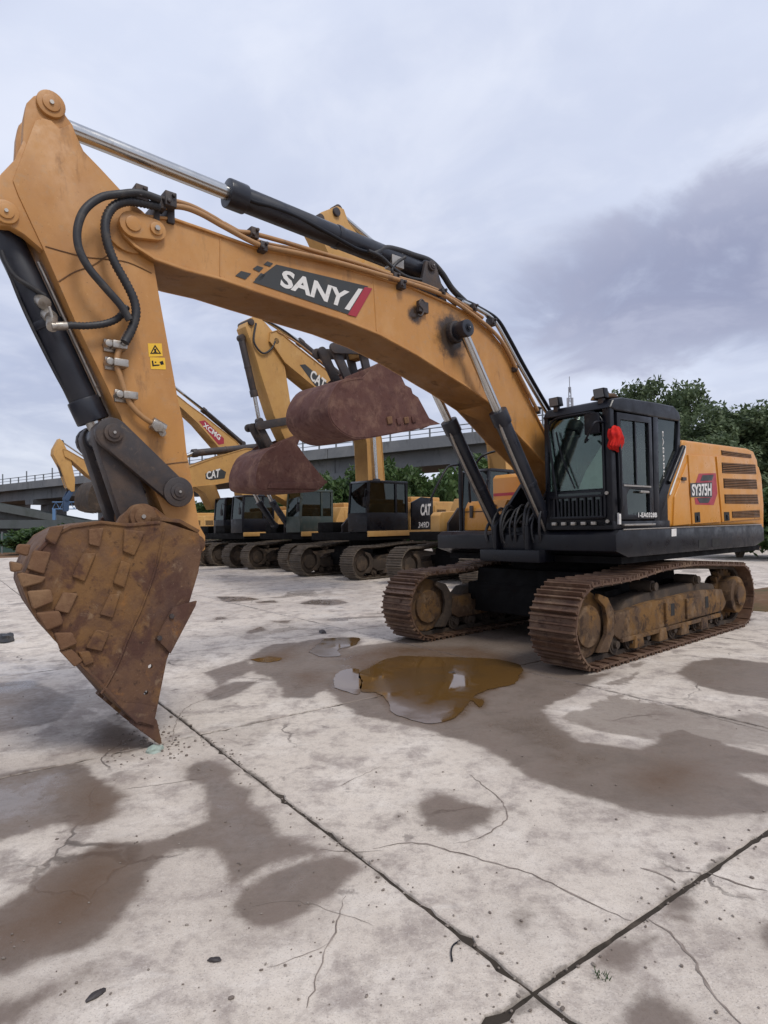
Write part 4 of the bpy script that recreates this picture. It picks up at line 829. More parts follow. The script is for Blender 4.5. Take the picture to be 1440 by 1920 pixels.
# engine house
HY = 1.44
hp = [(.02, 1.565), (-.03, 2.02), (-.48, 2.69), (-.52, 2.79), (-2.9, 2.83), (-3.14, 2.80), (-3.3, 2.66), (-3.38, 2.3), (-3.40, 1.57)]
eh = P_prism('engine_house', hp, -1.4, HY, M_YEL2, hero, bevel=.055, seg=4)
Q(lambda b: (box(b, -2.6, -1.0, -.9, .6, 2.8, 2.9), box(b, -1.3, -.7, -1.2, .9, 2.8, 2.86)), 'hood_cover', M_YEL2, eh, bevel=.03, seg=3)
P_prism('counterweight', [(-3.25, 1.40), (-3.25, 2.55), (-3.42, 2.58), (-3.54, 2.4), (-3.6, 1.9), (-3.55, 1.42)], -1.42, 1.42, M_YEL2, hero, bevel=.06, seg=4)
trim = S([(1262, 925), (1288, 848), (1291, 833)], HY + .02)
P_tube('edge_trim', [(p[0], HY + .012, p[1]) for p in S([(1256, 928), (1284, 848), (1285, 836)], HY + .012)], .012, M_WHITE, eh, n=6, smooth=0)
bar_ = S([(1251, 905), (1278, 838)], 1.44); P_tube('guard_bar', [(bar_[0][0], 1.46, bar_[0][1]), (bar_[1][0], 1.46, bar_[1][1])], .035, M_BLACK, hero, n=10, smooth=0)
dy = HY + .001
def door(name, q, m=M_YEL2): return P_prism(name, S(q, HY), HY - .02, HY + .022, m, eh, bevel=.008, seg=3)
d0 = door('side_panel', [(1262, 932), (1286, 868), (1288, 905), (1293, 983), (1260, 986)])
d1 = door('engine_door', [(1288, 853), (1337, 856), (1349, 979), (1296, 983)])
d2 = door('engine_door', [(1341, 856), (1416, 861), (1428, 972), (1352, 979)])
yd = HY + .0225
def louvre(q, par, n=6, y=yd):
    rc = P_prism('louvre_recess', S(q, y), y, y + .002, M_HOLE, par)
    tl, tr, br, bl = q
    for k in range(n):
        a, b = (k + .25) / n, (k + .72) / n; L = lambda u, v: (tl[0] + (tr[0] - tl[0]) * u + ((bl[0] + (br[0] - bl[0]) * u) - (tl[0] + (tr[0] - tl[0]) * u)) * v, (tl[1] + (tr[1] - tl[1]) * u) * (1 - v) + (bl[1] + (br[1] - bl[1]) * u) * v)
        P_prism('slat', S([L(.01, a), L(.99, a), L(.99, b), L(.01, b)], y), y + .001, y + .012, M_BROWN, par, bevel=.003)
louvre([(1353, 867), (1416, 871), (1418, 889), (1354, 887)], d2); louvre([(1356, 897), (1418, 899), (1420, 917), (1357, 915)], d2)
louvre([(1358, 927), (1420, 927), (1422, 945), (1359, 944)], d2); louvre([(1372, 959), (1424, 956), (1425, 970), (1373, 971)], d2, 5)
louvre([(1352, 844), (1408, 852), (1409, 859), (1353, 853)], eh, 3, HY - .0 + .002)
for q, par in (([(1302, 961), (1312, 960), (1313, 979), (1303, 980)], d1), ([(1357, 960), (1367, 960), (1368, 976), (1358, 977)], d2)):
    la = P_prism('latch_recess', S(q, yd), yd, yd + .003, M_HOLE, par); c_ = H.p3(((q[0][0] + q[2][0]) / 2, (q[0][1] + q[2][1]) / 2), yd); P_box('latch_handle', c_.x - .02, c_.x + .02, yd, yd + .02, c_.z - .05, c_.z + .02, M_BLACK, par, bevel=.004)
P_box('hinge', *sorted((H.side((1277, 899), yd)[0], H.side((1284, 899), yd)[0])), yd, yd + .025, H.side((1280, 901), yd)[1], H.side((1280, 895), yd)[1], M_DIRTY, eh)
bd = P_prism('model_badge', S([(1310, 888), (1342, 887), (1345, 925), (1338, 947), (1304, 946), (1302, 934), (1332, 931), (1333, 906), (1304, 906)], yd), yd, yd + .002, M_RED, d1)
dec([(1317, 891), (1338, 890), (1335, 901), (1313, 902)], 'badge_panel', M_DECAL, bd, yd + .003)
dec([(1307, 934), (1333, 933), (1328, 943), (1312, 943)], 'badge_panel', M_DECAL, bd, yd + .003)
dec([(1294, 906), (1335, 904), (1335, 932), (1295, 932)], 'badge_panel', M_DECAL, bd, yd + .003)
text_on('SY375H', S([(1296, 908), (1333, 906), (1333, 930), (1297, 930)], yd), yd + .007, M_WHITE, bd, weight=.03)
# ---- cab
cab = P_prism('cab', [(1.43, 1.56), (1.43, 1.66), (-.02, 1.66), (-.02, 1.56)], .50, 1.45, M_BLACK, hero, bevel=.01)
cy0, cy1, cxf = .50, 1.45, 1.43
rr_ = [(cxf + .02, 3.02), (1.36, 3.14), (1.15, 3.18), (.3, 3.215), (-.22, 3.225), (-.38, 3.16), (-.42, 3.06), (-.36, 3.03), (1.3, 3.0)]
roof = P_prism('roof', rr_, cy0 - .01, cy1 + .01, M_BLACK, cab, bevel=.03, seg=3)
P_box('roof_hatch', .2, .9, .7, 1.25, 3.2, 3.245, M_BLACK, roof, bevel=.02)
def pillar(name, pts, y0, y1): return P_prism(name, pts, y0, y1, M_BLACK, cab, bevel=.012)
pillar('front_pillar', [(1.43, 1.6), (1.43, 3.03), (1.34, 3.03), (1.30, 1.6)], 1.34, 1.445); pillar('front_pillar', [(1.43, 1.6), (1.43, 3.03), (1.36, 3.03), (1.34, 1.6)], .505, .57)
pillar('rear_pillar', [(.40, 1.6), (.36, 3.05), (.22, 3.05), (.26, 1.6)], 1.37, 1.447); pillar('rear_pillar', [(-.30, 2.6), (-.38, 3.08), (-.42, 3.06), (-.42, 2.7)], 1.36, 1.445)
pillar('rear_pillar', [(-.28, 1.6), (-.36, 3.05), (-.42, 3.05), (-.36, 1.6)], .505, .58); pillar('rear_rail', [(.30, 1.6), (.30, 1.95), (-.40, 2.72), (-.42, 2.62), (.02, 1.98), (.02, 1.6)], 1.37, 1.446)
P_prism('right_side_glass', [(1.36, 2.1), (1.36, 3.02), (-.36, 3.04), (-.34, 2.1)], .51, .52, M_GLASSD, cab); P_box('right_side_panel', -.34, 1.40, .505, .54, 1.6, 2.1, M_BLACK, cab)
P_box('rear_panel', -.42, -.38, .55, 1.4, 1.6, 2.5, M_BLACK, cab); P_prism('rear_glass', [(-.40, 2.5), (-.40, 3.03), (-.385, 3.03), (-.385, 2.5)], .58, 1.36, M_GLASSD, cab)
P_prism('quarter_glass', [(.22, 1.98), (.22, 3.03), (-.36, 3.04), (-.38, 2.68)], 1.405, 1.415, M_GLASSD, cab)
text_on('EABBBLI', [(.02, 2.86), (.02, 2.22), (.06, 2.22), (.06, 2.86)], 1.418, M_WHITE, cab, weight=.0)
# windshield with rounded frame, lower guard
zw0, zw1 = 2.06, 2.99
ws = P_prism('windshield', [(cxf - .035, zw0), (cxf - .022, zw0), (cxf - .022, zw1), (cxf - .035, zw1)], .57, 1.34, M_GLASS, cab)
def yz_loop(y0, y1, z0, z1, r, n=5):
    L = []
    for cy_, cz_, a in ((y1 - r, z1 - r, 0), (y0 + r, z1 - r, 90), (y0 + r, z0 + .03, 180), (y1 - .03, z0 + .03, 270)):
        k = r if a < 180 else .03
        for i in range(n): t = R(a + 90 * i / (n - 1)); L.append((cy_ + k * math.cos(t), cz_ + k * math.sin(t)))
    return L
L_ = yz_loop(.575, 1.35, 1.70, 3.0, .17); P_tube('windshield_frame', [(cxf + .012, y, z) for y, z in L_ + [L_[0]]], .016, M_BLACK, cab, n=8, smooth=0)
lw = P_box('lower_front_panel', cxf - .04, cxf, .56, 1.35, 1.6, 2.05, M_BLACK, cab, bevel=.006)
P_box('lower_glass', cxf + .001, cxf + .006, .68, 1.30, 1.72, 2.02, M_GLASSD, lw)
for k in range(13):
    y = .64 + k * .055; P_box('guard_slat', cxf + .012, cxf + .03, y, y + .022, 1.70, 1.93 if k % 2 else 1.96, M_BLACK, lw)
for z in (1.70, 1.96): P_box('guard_rail', cxf + .012, cxf + .036, .58, 1.34, z, z + .03, M_BLACK, lw, bevel=.005)
for k in range(5): P_box('guard_lug', cxf + .008, cxf + .05, .62 + k * .14, .68 + k * .14, 1.62, 1.66, M_STEEL, lw, bevel=.006)
for z in (1.66, 2.0): P_cyl('guard_bolt', (cxf + .01, 1.385, z), (cxf + .03, 1.385, z), .022, M_STEEL, lw, n=8)
P_tube('wiper', [(cxf + .01, .95, 2.08), (cxf + .02, .78, 2.5), (cxf + .015, .70, 2.82)], .011, M_BLACK, cab, n=6); P_box('sun_visor', 1.22, 1.36, .6, 1.32, 2.86, 2.98, M_BLACK, cab, bevel=.01)
# door
dp = [(1.28, 1.68), (1.30, 2.98), (.44, 3.0), (.44, 1.68)]; wl = [(1.20, 2.12), (1.215, 2.90), (.52, 2.92), (.52, 2.10)]; wl2 = [(1.10, 1.74), (1.12, 1.98), (1.04, 2.06), (.54, 2.05), (.54, 1.74)]
dr = P_prism('cab_door', dp, 1.405, 1.462, M_BLACK, cab, holes=[wl, wl2], bevel=.004)
P_prism('door_window', wl, 1.425, 1.435, M_GLASS, dr); P_prism('door_lower_window', wl2, 1.425, 1.435, M_GLASSD, dr)
P_box('window_bar', .83, .855, 1.437, 1.452, 2.11, 2.91, M_BLACK, dr); P_box('window_ledge', .52, 1.2, 1.44, 1.475, 2.085, 2.105, M_STEEL, dr)
P_box('door_handle', .60, .82, 1.462, 1.49, 2.01, 2.04, M_STEEL, dr, bevel=.006); P_box('door_hinge', 1.24, 1.29, 1.46, 1.5, 2.6, 2.68, M_BLACK, dr); P_box('door_hinge', 1.24, 1.29, 1.46, 1.5, 1.85, 1.93, M_BLACK, dr)
text_on('1-EA0328B', S([(1197, 961), (1232, 961), (1232, 970), (1197, 970)], 1.466), 1.4665, M_WHITE, dr, weight=.02)
P_box('door_step', .48, 1.25, 1.45, 1.5, 1.6, 1.625, M_STEEL, cab, bevel=.006)
P_tube('grab_rail', [(1.36, 1.50, 1.75), (1.37, 1.53, 1.9), (1.37, 1.53, 2.5), (1.36, 1.49, 2.62)], .014, M_BLACK, cab, n=8); P_box('step_light', 1.30, 1.345, 1.45, 1.48, 1.62, 1.76, M_WHITE, cab, bevel=.006)
# work lamps on the roof edge
for q, y in (((1052, 768), .66), ((1142, 738), 1.30)):
    p = H.p3(q, y); x = 1.36
    lo = P_prism('work_lamp', [(x - .05, 3.17), (x + .05, 3.16), (x + .075, 3.28), (x - .02, 3.285)], y - .075, y + .075, M_BLACK, roof, bevel=.012); P_prism('lamp_glass', [(x + .052, 3.172), (x + .058, 3.172), (x + .080, 3.27), (x + .074, 3.27)], y - .06, y + .06, M_LENS, lo)
    P_box('lamp_foot', x - .03, x + .03, y - .03, y + .03, 3.1, 3.17, M_DIRTY, lo)
P_prism('beacon_cover', [(1.32, 3.17), (1.26, 3.24), (1.12, 3.25), (1.0, 3.2)], 1.1, 1.36, M_FRAME, roof, bevel=.03, seg=3)
# mirror on the front pillar
P_tube('mirror_arm', [(1.42, 1.36, 2.86), (1.62, 1.36, 2.84), (1.66, 1.30, 2.72), (1.62, 1.22, 2.62), (1.52, 1.2, 2.66)], .013, M_BLACK, cab, n=8)
mr = P_box('mirror', 1.47, 1.51, 1.14, 1.34, 2.72, 2.98, M_BLACK, cab, bevel=.02)
# cab interior
st = empty('operator_seat', (0, 0, 0)); st.parent = hero
P_box('seat_cushion', .35, .85, .72, 1.22, 1.95, 2.08, M_SEAT, st, bevel=.04); P_prism('seat_back', [(.30, 2.05), (.45, 2.05), (.28, 2.75), (.14, 2.72)], .74, 1.20, M_SEAT, st, bevel=.04); P_box('seat_base', .4, .8, .8, 1.15, 1.66, 1.96, M_BLACK, st)
P_box('console', .5, 1.1, 1.22, 1.36, 1.66, 2.15, M_BLACK, hero, bevel=.02); P_box('console', .5, 1.1, .56, .70, 1.66, 2.15, M_BLACK, hero, bevel=.02); P_box('monitor', 1.15, 1.19, .6, .8, 2.1, 2.3, M_BLACK, hero, bevel=.01)
for y in (.95, 1.08): P_tube('travel_lever', [(1.1, y, 1.66), (1.12, y, 2.0), (1.05, y, 2.2)], .014, M_BLACK, hero, n=8)
# things left in and on the cab
sh = Q(lambda b: prism(b, [(1.22, 2.02), (1.27, 2.02), (1.33, 2.62), (1.31, 2.62)], 1.0, 1.33), 'plastic_sheet', M_SHEET, None)
sh.data.clear_geometry()
bm = bmesh.new(); V = [bm.verts.new(v) for v in ((1.375, .96, 2.07), (1.375, 1.335, 2.07), (1.37, 1.335, 2.66), (1.37, 1.24, 2.52), (1.375, 1.06, 2.28))]; bm.faces.new(V)
bmesh.ops.solidify(bm, geom=bm.faces[:], thickness=.006)
me_ = sh.data; bm.to_mesh(me_); bm.free(); sh.matrix_world = Matrix.Translation((H.x, H.y, 0)) @ Matrix.Rotation(H.rz, 4, 'Z')
tag(sh, 'white plastic sheet propped inside the windshield of the near black cab', 'sheet')
# red cloth tied over the mirror
bm = bmesh.new(); bmesh.ops.create_icosphere(bm, subdivisions=4, radius=1)
rs = random.Random(5)
from mathutils import noise as mn
c_ = H.p3((1153, 818), 1.47)
for v in bm.verts:
    p = v.co.copy(); a = math.atan2(p.y, p.x)
    fold = .10 * math.sin(a * 7 + p.z * 2) + .12 * mn.noise(p * 2.2)
    r = (1 + fold) * (1 - .25 * max(0, -p.z))
    q = Vector((p.x * .095 * r, p.y * .08 * r, p.z * .12 * r))
    if p.x < -.3 and p.z < .1: q.x -= .07 * min(1, (-p.x - .3) / .5); q.z -= .05 * min(1, (-p.x - .3) / .5)
    if p.z < -.4: q.x += .05; q.z -= .07
    v.co = q
cl = finish(bm, 'cloth', M_CLOTH, None, ang=70)
cl.matrix_world = Matrix.Translation((H.x, H.y, 0)) @ Matrix.Rotation(H.rz, 4, 'Z') @ Matrix.Translation((c_.x, 1.47, c_.z))
tag(cl, 'crumpled red cloth tied over the mirror of the near black cab', 'cloth')
# ================================================================== THE ROW OF EXCAVATORS BEHIND
BYAW = R(44.5)
def upper(rt_, rig, paint, cabm, z0=1.22, cab_dark=True, cab_x=(.15, 1.85), house_z=2.5, box_r=False, hs=0.0):
    """turntable, cab, engine house, counterweight, tool box; returns the platform"""
    pf = P_box('platform', -3.0, 1.75, -1.45, 1.45, z0, z0 + .26, M_UNDER, rt_, bevel=.02)
    P_box('side_sill', -2.6, 1.8, 1.42, 1.50, z0 + .12, z0 + .30, paint, pf, bevel=.015)
    eh = P_prism('engine_house', [(hs, z0 + .26), (hs - .05, z0 + .75), (hs - .35, house_z), (-2.7, house_z + .03), (-2.9, house_z - .1), (-2.95, z0 + .26)], -1.4, 1.4, paint, rt_, bevel=.05, seg=3)
    P_box('hood', -2.5, -.9, -1.0, .9, house_z, house_z + .2, paint, eh, bevel=.05, seg=3)
    P_prism('counterweight', [(-2.9, z0 + .1), (-2.9, house_z - .1), (-3.3, house_z - .15), (-3.5, house_z - .6), (-3.45, z0 + .1)], -1.45, 1.45, paint, rt_, bevel=.07, seg=3)
    for a, b in ((hs - .5, hs - 1.2), (hs - 1.3, hs - 2.05)):
        d = P_box('engine_door', b, a, 1.395, 1.425, z0 + .34, house_z - .15, paint, eh, bevel=.008)
        for k in range(6): P_box('slat', b + .12, a - .12, 1.424, 1.436, house_z - .55 + k * .05, house_z - .525 + k * .05, M_HOLE, d)
    if box_r is False: P_box('step_box', .5, 1.5, -1.4, -.6, z0 + .26, z0 + .62, M_UNDER, rt_, bevel=.03)
    if box_r:
        tb = P_box('tool_box', .55, 1.55, -1.42, -.55, z0 + .26, z0 + 1.0, paint, rt_, bevel=.04, seg=3)
        for y in (-1.25, -.75): P_box('latch', 1.55, 1.58, y - .03, y + .03, z0 + .62, z0 + .80, M_DIRTY, tb)
        P_box('lid_seam', 1.549, 1.556, -1.40, -.57, z0 + .70, z0 + .712, M_HOLE, tb)
        P_tube('handrail', [(1.5, -1.38, z0 + 1.0), (1.48, -1.38, z0 + 1.55), (1.3, -1.38, z0 + 1.62), (.1, -1.38, z0 + 1.62), (.0, -1.38, z0 + 1.1)], .018, M_BLACK, rt_, n=6, smooth=3)
    cx0, cx1 = cab_x; zc0, zc1 = z0 + .27, z0 + 1.93
    cb = P_box('cab', cx0, cx1, .52, 1.42, zc0, zc0 + .62, cabm, rt_, bevel=.03)
    P_prism('roof', [(cx1 - .08, zc1 - .08), (cx1 - .2, zc1), (cx0, zc1 + .02), (cx0 - .02, zc1 - .08)], .50, 1.44, cabm, cb, bevel=.03)
    for nm, pts in (('front_pillar', [(cx1, zc0 + .6), (cx1 - .1, zc1 - .05), (cx1 - .19, zc1 - .05), (cx1 - .1, zc0 + .6)]), ('rear_pillar', [(cx0 + .1, zc0 + .6), (cx0 + .1, zc1 - .05), (cx0, zc1 - .05), (cx0, zc0 + .6)]), ('door_pillar', [(cx0 + .62, zc0 + .6), (cx0 + .62, zc1 - .05), (cx0 + .54, zc1 - .05), (cx0 + .54, zc0 + .6)])):
        for y in (.525, 1.36): P_prism(nm, pts, y, y + .06, cabm, cb)
    P_prism('windshield', [(cx1 - .03, zc0 + .62), (cx1 - .13, zc1 - .07), (cx1 - .145, zc1 - .07), (cx1 - .045, zc0 + .62)], .585, 1.36, M_GLASSD, cb)
    P_prism('side_window', [(cx1 - .1, zc0 + .62), (cx1 - .19, zc1 - .07), (cx0 + .62, zc1 - .07), (cx0 + .62, zc0 + .62)], 1.38, 1.39, M_GLASSD, cb)
    P_prism('rear_side_window', [(cx0 + .54, zc0 + .62), (cx0 + .54, zc1 - .07), (cx0 + .1, zc1 - .07), (cx0 + .1, zc0 + .62)], 1.38, 1.39, M_GLASSD, cb)
    P_prism('far_window', [(cx1 - .1, zc0 + .62), (cx1 - .19, zc1 - .07), (cx0 + .1, zc1 - .07), (cx0 + .1, zc0 + .62)], .545, .555, M_GLASSD, cb)
    P_box('rear_window', cx0 + .01, cx0 + .02, .585, 1.36, zc0 + .62, zc1 - .08, M_GLASSD, cb)
    P_prism('seat', [(cx0 + .3, zc0 + .5), (cx0 + .85, zc0 + .5), (cx0 + .85, zc0 + .62), (cx0 + .5, zc0 + .68), (cx0 + .38, zc0 + 1.25), (cx0 + .25, zc0 + 1.22)], .75, 1.2, M_SEAT, cb, bevel=.03)
    P_tube('mirror_arm', [(cx1 - .1, 1.42, zc0 + 1.3), (cx1 + .12, 1.5, zc0 + 1.35), (cx1 + .15, 1.5, zc0 + 1.1)], .014, M_BLACK, cb, n=6)
    P_box('mirror', cx1 + .12, cx1 + .17, 1.42, 1.58, zc0 + .8, zc0 + 1.1, M_BLACK, cb, bevel=.015)
    Q(lambda b: [prism(b, [(1.3, z0), (1.3, z0 + .5), (.8, z0 + .95), (.2, z0 + .95), (.2, z0)], *sorted((s_ * .32, s_ * .38))) for s_ in (1, -1)], 'boom_bracket', M_DIRTY, rt_)
    return pf, cb
def link_arm(rt_, rig, sp):
    """boom, arm, rams and bucket of one machine from outlines cast onto its own middle planes"""
    paint = sp['paint']; by = sp.get('by', .32)
    bo = None
    if 'top' in sp:
        bo = plates(rt_, 'boom', rig.sides(sp['top'], by), rig.sides(sp['bot'], by), by, paint, bevel=0)
    if 'arm' in sp:
        a = rig.sides(sp['arm'], .24); ar = P_prism('arm', a, -.24, .24, paint, rt_, bevel=.015)
        for q in sp.get('armpins', ()):
            x, z = rig.side(q, .25); P_cyl('pin', (x, -.3, z), (x, .3, z), .10, M_DIRTY, ar, n=18, bevel=.01)
    for nm, (p0, p1, p2, y, r) in sp.get('rams', {}).items():
        A, B, C = [rig.p3(q, y) for q in (p0, p1, p2)]
        for s_ in ((1, -1) if y > .3 else (1,)):
            ram(rt_, nm, (A.x, y * s_, A.z), (B.x, y * s_, B.z), (C.x, y * s_, C.z), r, r * .58, r * 1.0, M_DIRTY if 'boom' not in nm else M_NAVY)
    for L, hw in sp.get('links', ()):
        a, b = rig.side(L[0], hw), rig.side(L[1], hw)
        for s_ in (1, -1): P_prism('bucket_link', capsule(a, b, .12, .12), *sorted((s_ * hw, s_ * (hw - .07))), sp.get('linkm', M_DIRTY), rt_, bevel=.012)
    if 'bucket' in sp:
        bw = sp.get('bw', .72); back = [(v.x, v.y) for v in catmull([(*q, 0) for q in rig.sides(sp['bucket'][0], bw)], 4)]; opn = rig.sides(sp['bucket'][1], bw); mb = sp.get('bm', M_REDRUST)
        bk_ = P_prism('bucket', back + opn, bw - .04, bw, mb, rt_)
        P_prism('far_side_plate', back + opn, -bw, -bw + .04, mb, bk_)
        Q(lambda b: strip(b, back, -.03, -bw - .01, bw + .01), 'wrapper', mb, bk_)
        Q(lambda b: strip(b, back, .03, -bw, bw), 'inner_shell', mb, bk_)
        tip = back[-1] if not sp.get('tipfirst') else back[0]; prv = back[-2] if not sp.get('tipfirst') else back[1]
        d = Vector((tip[0] - prv[0], 0, tip[1] - prv[1])).normalized()
        for k in range(5):
            y = -bw + .1 + k * (2 * bw - .2) / 4; e = (tip[0] + d.x * .24, tip[1] + d.z * .24); n_ = (-d.z * .05, d.x * .05)
            P_prism('tooth', [(tip[0] - d.x * .12 + n_[0], tip[1] - d.z * .12 + n_[1]), e, (tip[0] - d.x * .12 - n_[0], tip[1] - d.z * .12 - n_[1])], y - .05, y + .05, mb, bk_, bevel=.008)
        for k, q in enumerate(sp.get('lumps', ())):
            P_prism('wear_plate', rig.sides(q, bw), bw - .01, bw + .04, M_RUST2 if k % 2 else mb, bk_, bevel=.02, seg=2)
        if 'ears' in sp:
            for s_ in (1, -1): P_prism('hinge_ear', rig.sides(sp['ears'], .33), *sorted((s_ * .27, s_ * .33)), mb, bk_, bevel=.01)
    for L, y, r in sp.get('hoses', ()): P_tube('hydraulic_hose', [rig.p3(q, y) for q in L], r, M_RUBBER, rt_, n=8)
    for L, y, r in sp.get('pipes', ()): P_tube('pipe', [rig.p3(q, y) for q in L], r, M_PIPE, bo or rt_, n=8)
    return bo
def place(front_px, yaw=BYAW, gauge=2.6, xf=2.55):
    """frame of a machine whose left track meets the ground in front at this pixel"""
    g = on_ground(front_px); r0 = Rig(0, 0, yaw)
    return Rig(g.x - r0.fw[0] * xf - r0.lf[0] * (gauge / 2), g.y - r0.fw[1] * xf - r0.lf[1] * (gauge / 2), yaw)
GB = (2.1, -2.1, .53, .47, [(1.3, 1.01), (.45, 1.07), (-.35, 1.08), (-1.25, 1.04)])
GRP = 'excavators parked in the row behind'
def machine(rig, label, sp, detail, cabm=M_BLACK, paint=M_YELB, **kw):
    rt_ = empty('excavator', (rig.x, rig.y, 0), rig.rz); tag(rt_, label, 'excavator', GRP)
    undercarriage(rt_, 2.6, GB, (M_SHOEB, M_FRAMEB), detail)
    pf, cb = upper(rt_, rig, paint, cabm, **kw)
    sp['paint'] = paint; bo = link_arm(rt_, rig, sp)
    return rt_, pf, cb, bo
def hexbadge(rig, par, q, y, text, tq, m=M_DECAL, wt=.03, stripe=None):
    d = P_prism('name_decal', rig.sides(q, y), y, y + .003, m, par)
    if stripe: P_prism('red_stripe', rig.sides(stripe, y), y + .004, y + .006, M_RED, d)
    text_on(text, rig.sides(tq, y), y + .009, M_WHITE, d, weight=wt)
BYW = .32 - .016
# ---- the one with CAT on its boom and 349D on its flank
r2 = place((652, 1089))
m2, pf2, cb2, bo2 = machine(r2, 'yellow excavator marked 349D with steep boom and brown bucket hanging over the row', dict(
    top=[(508, 622), (522, 618), (537, 632), (554, 646), (638, 713), (690, 758), (709, 795), (716, 822), (722, 905)], bot=[(506, 640), (516, 652), (534, 679), (618, 749), (662, 786), (684, 815), (688, 830), (691, 905)],
    arm=[(460, 612), (467, 597), (481, 591), (497, 604), (516, 627), (520, 645), (514, 654), (534, 686), (543, 743), (553, 816), (556, 830), (545, 836), (534, 822), (514, 779), (489, 701), (475, 653)],
    armpins=[(517, 640), (538, 791), (470, 604)], rams={'bucket_cylinder': ((452, 634), (477, 742), (486, 790), .0, .10), 'arm_cylinder': ((640, 706), (560, 640), (492, 596), .0, .11), 'boom_cylinder': ((700, 985), (706, 900), (700, 800), .45, .11)},
    links=[((487, 798), (537, 790), ), ] and [(((487, 798), (540, 789)), .32), (((487, 798), (512, 845)), .22)],
    bucket=([(520, 838), (497, 852), (484, 880), (482, 902), (490, 916), (537, 921), (587, 920), (608, 908)], [(614, 905), (596, 884), (573, 856), (556, 832), (552, 818), (530, 828)]),
    ears=[(505, 850), (508, 835), (530, 825), (556, 815), (562, 825), (552, 850)], lumps=[[(505, 905), (600, 903), (592, 917), (500, 916)]],
    hoses=[([(497, 600), (540, 625), (590, 668), (640, 708)], .15, .03), ([(480, 606), (476, 640), (492, 662), (508, 655), (516, 640)], .3, .03)], pipes=[([(520, 622), (556, 642), (600, 677), (642, 711)], .3, .03)]), 2, cab_x=(-.15, 1.8), hs=-.25)
hexbadge(r2, bo2, [(562, 684), (572, 683), (632, 735), (634, 746), (618, 741), (590, 722)], BYW, 'CAT', [(585, 692), (612, 713), (606, 733), (580, 710)], stripe=[(606, 727), (630, 733), (632, 742), (616, 739)])
P_prism('flank_panel', r2.sides([(772, 942), (790, 932), (812, 934), (812, 993), (772, 993)], 1.44), 1.38, 1.44, M_BLACK, pf2, bevel=.015)
text_on('CAT', r2.sides([(789, 945), (808, 944), (807, 966), (788, 967)], 1.445), 1.446, M_WHITE, pf2, weight=.04); text_on('349D', r2.sides([(785, 979), (805, 978), (804, 989), (784, 990)], 1.445), 1.446, M_WHITE, pf2, weight=.02)
# ---- the machine beside it, its bucket lifted above
r1 = place((880, 1106))
m1, pf1, cb1, bo1 = machine(r1, 'yellow excavator just behind the near boom, maroon bucket held up under it', dict(
    top=[(690, 478), (705, 470), (760, 520), (850, 602), (930, 690), (985, 800), (1000, 960)], bot=[(680, 500), (690, 525), (740, 580), (830, 655), (900, 740), (945, 830), (955, 960)],
    arm=[(587, 414), (604, 397), (633, 386), (645, 392), (654, 418), (694, 466), (722, 500), (716, 600), (704, 650), (692, 672), (678, 668), (655, 560), (600, 440)], armpins=[(630, 398), (600, 410)],
    rams={'bucket_cylinder': ((596, 420), (625, 560), (640, 648), .0, .11), 'arm_cylinder': ((845, 590), (740, 490), (630, 396), .0, .12)},
    links=[(((628, 652), (690, 655)), .34), (((628, 652), (660, 722)), .24), (((680, 652), (692, 705)), .26)],
    bucket=([(680, 708), (642, 715), (622, 742), (617, 772), (628, 797), (654, 816), (683, 820), (733, 812), (800, 799)], [(826, 795), (805, 784), (784, 745), (774, 738), (771, 728), (760, 722), (745, 690), (719, 677), (700, 690)]), bw=.75,
    ears=[(640, 722), (650, 706), (690, 690), (712, 680), (720, 700), (690, 725)], lumps=[[(742, 785), (750, 783), (752, 795), (744, 797)], [(756, 783), (764, 781), (766, 793), (758, 795)], [(770, 781), (778, 779), (780, 791), (772, 793)], [(724, 782), (733, 780), (735, 794), (726, 796)]]), 2, paint=M_YELB, box_r=None)
P_prism('storage_box', r1.sides([(824, 966), (829, 960), (862, 958), (866, 968), (866, 1002), (824, 1002)], -.6), -.95, -.6, M_YELB, pf1, bevel=.03, seg=3)
# ---- low CAT boom
r3 = place((532, 1073))
m3, pf3, cb3, bo3 = machine(r3, 'yellow excavator with low horizontal boom lettered CAT behind the near arm', dict(
    top=[(300, 893), (340, 880), (404, 857), (462, 840), (488, 843), (520, 862), (575, 930)], bot=[(300, 922), (340, 915), (404, 909), (446, 901), (479, 908), (510, 925), (555, 950)],
    arm=[(290, 870), (310, 868), (325, 900), (320, 1000), (308, 1040), (300, 1040), (285, 920)], rams={'arm_cylinder': ((480, 838), (362, 850), (300, 875), .0, .13), 'boom_cylinder': ((540, 985), (510, 940), (476, 875), .45, .12)},
    bucket=([(310, 1030), (285, 1035), (270, 1055), (285, 1072), (320, 1068)], [(330, 1040), (322, 1030)])), 2, cabm=mat('dark_green_cab', (.03, .045, .04), .5, 0, [((.08, .075, .06), 4, .45, .7, .6, I3)]))
hexbadge(r3, bo3, [(385, 888), (412, 878), (424, 885), (421, 897), (396, 900), (386, 898)], BYW, 'CAT', [(386, 885), (413, 878), (411, 895), (388, 899)])
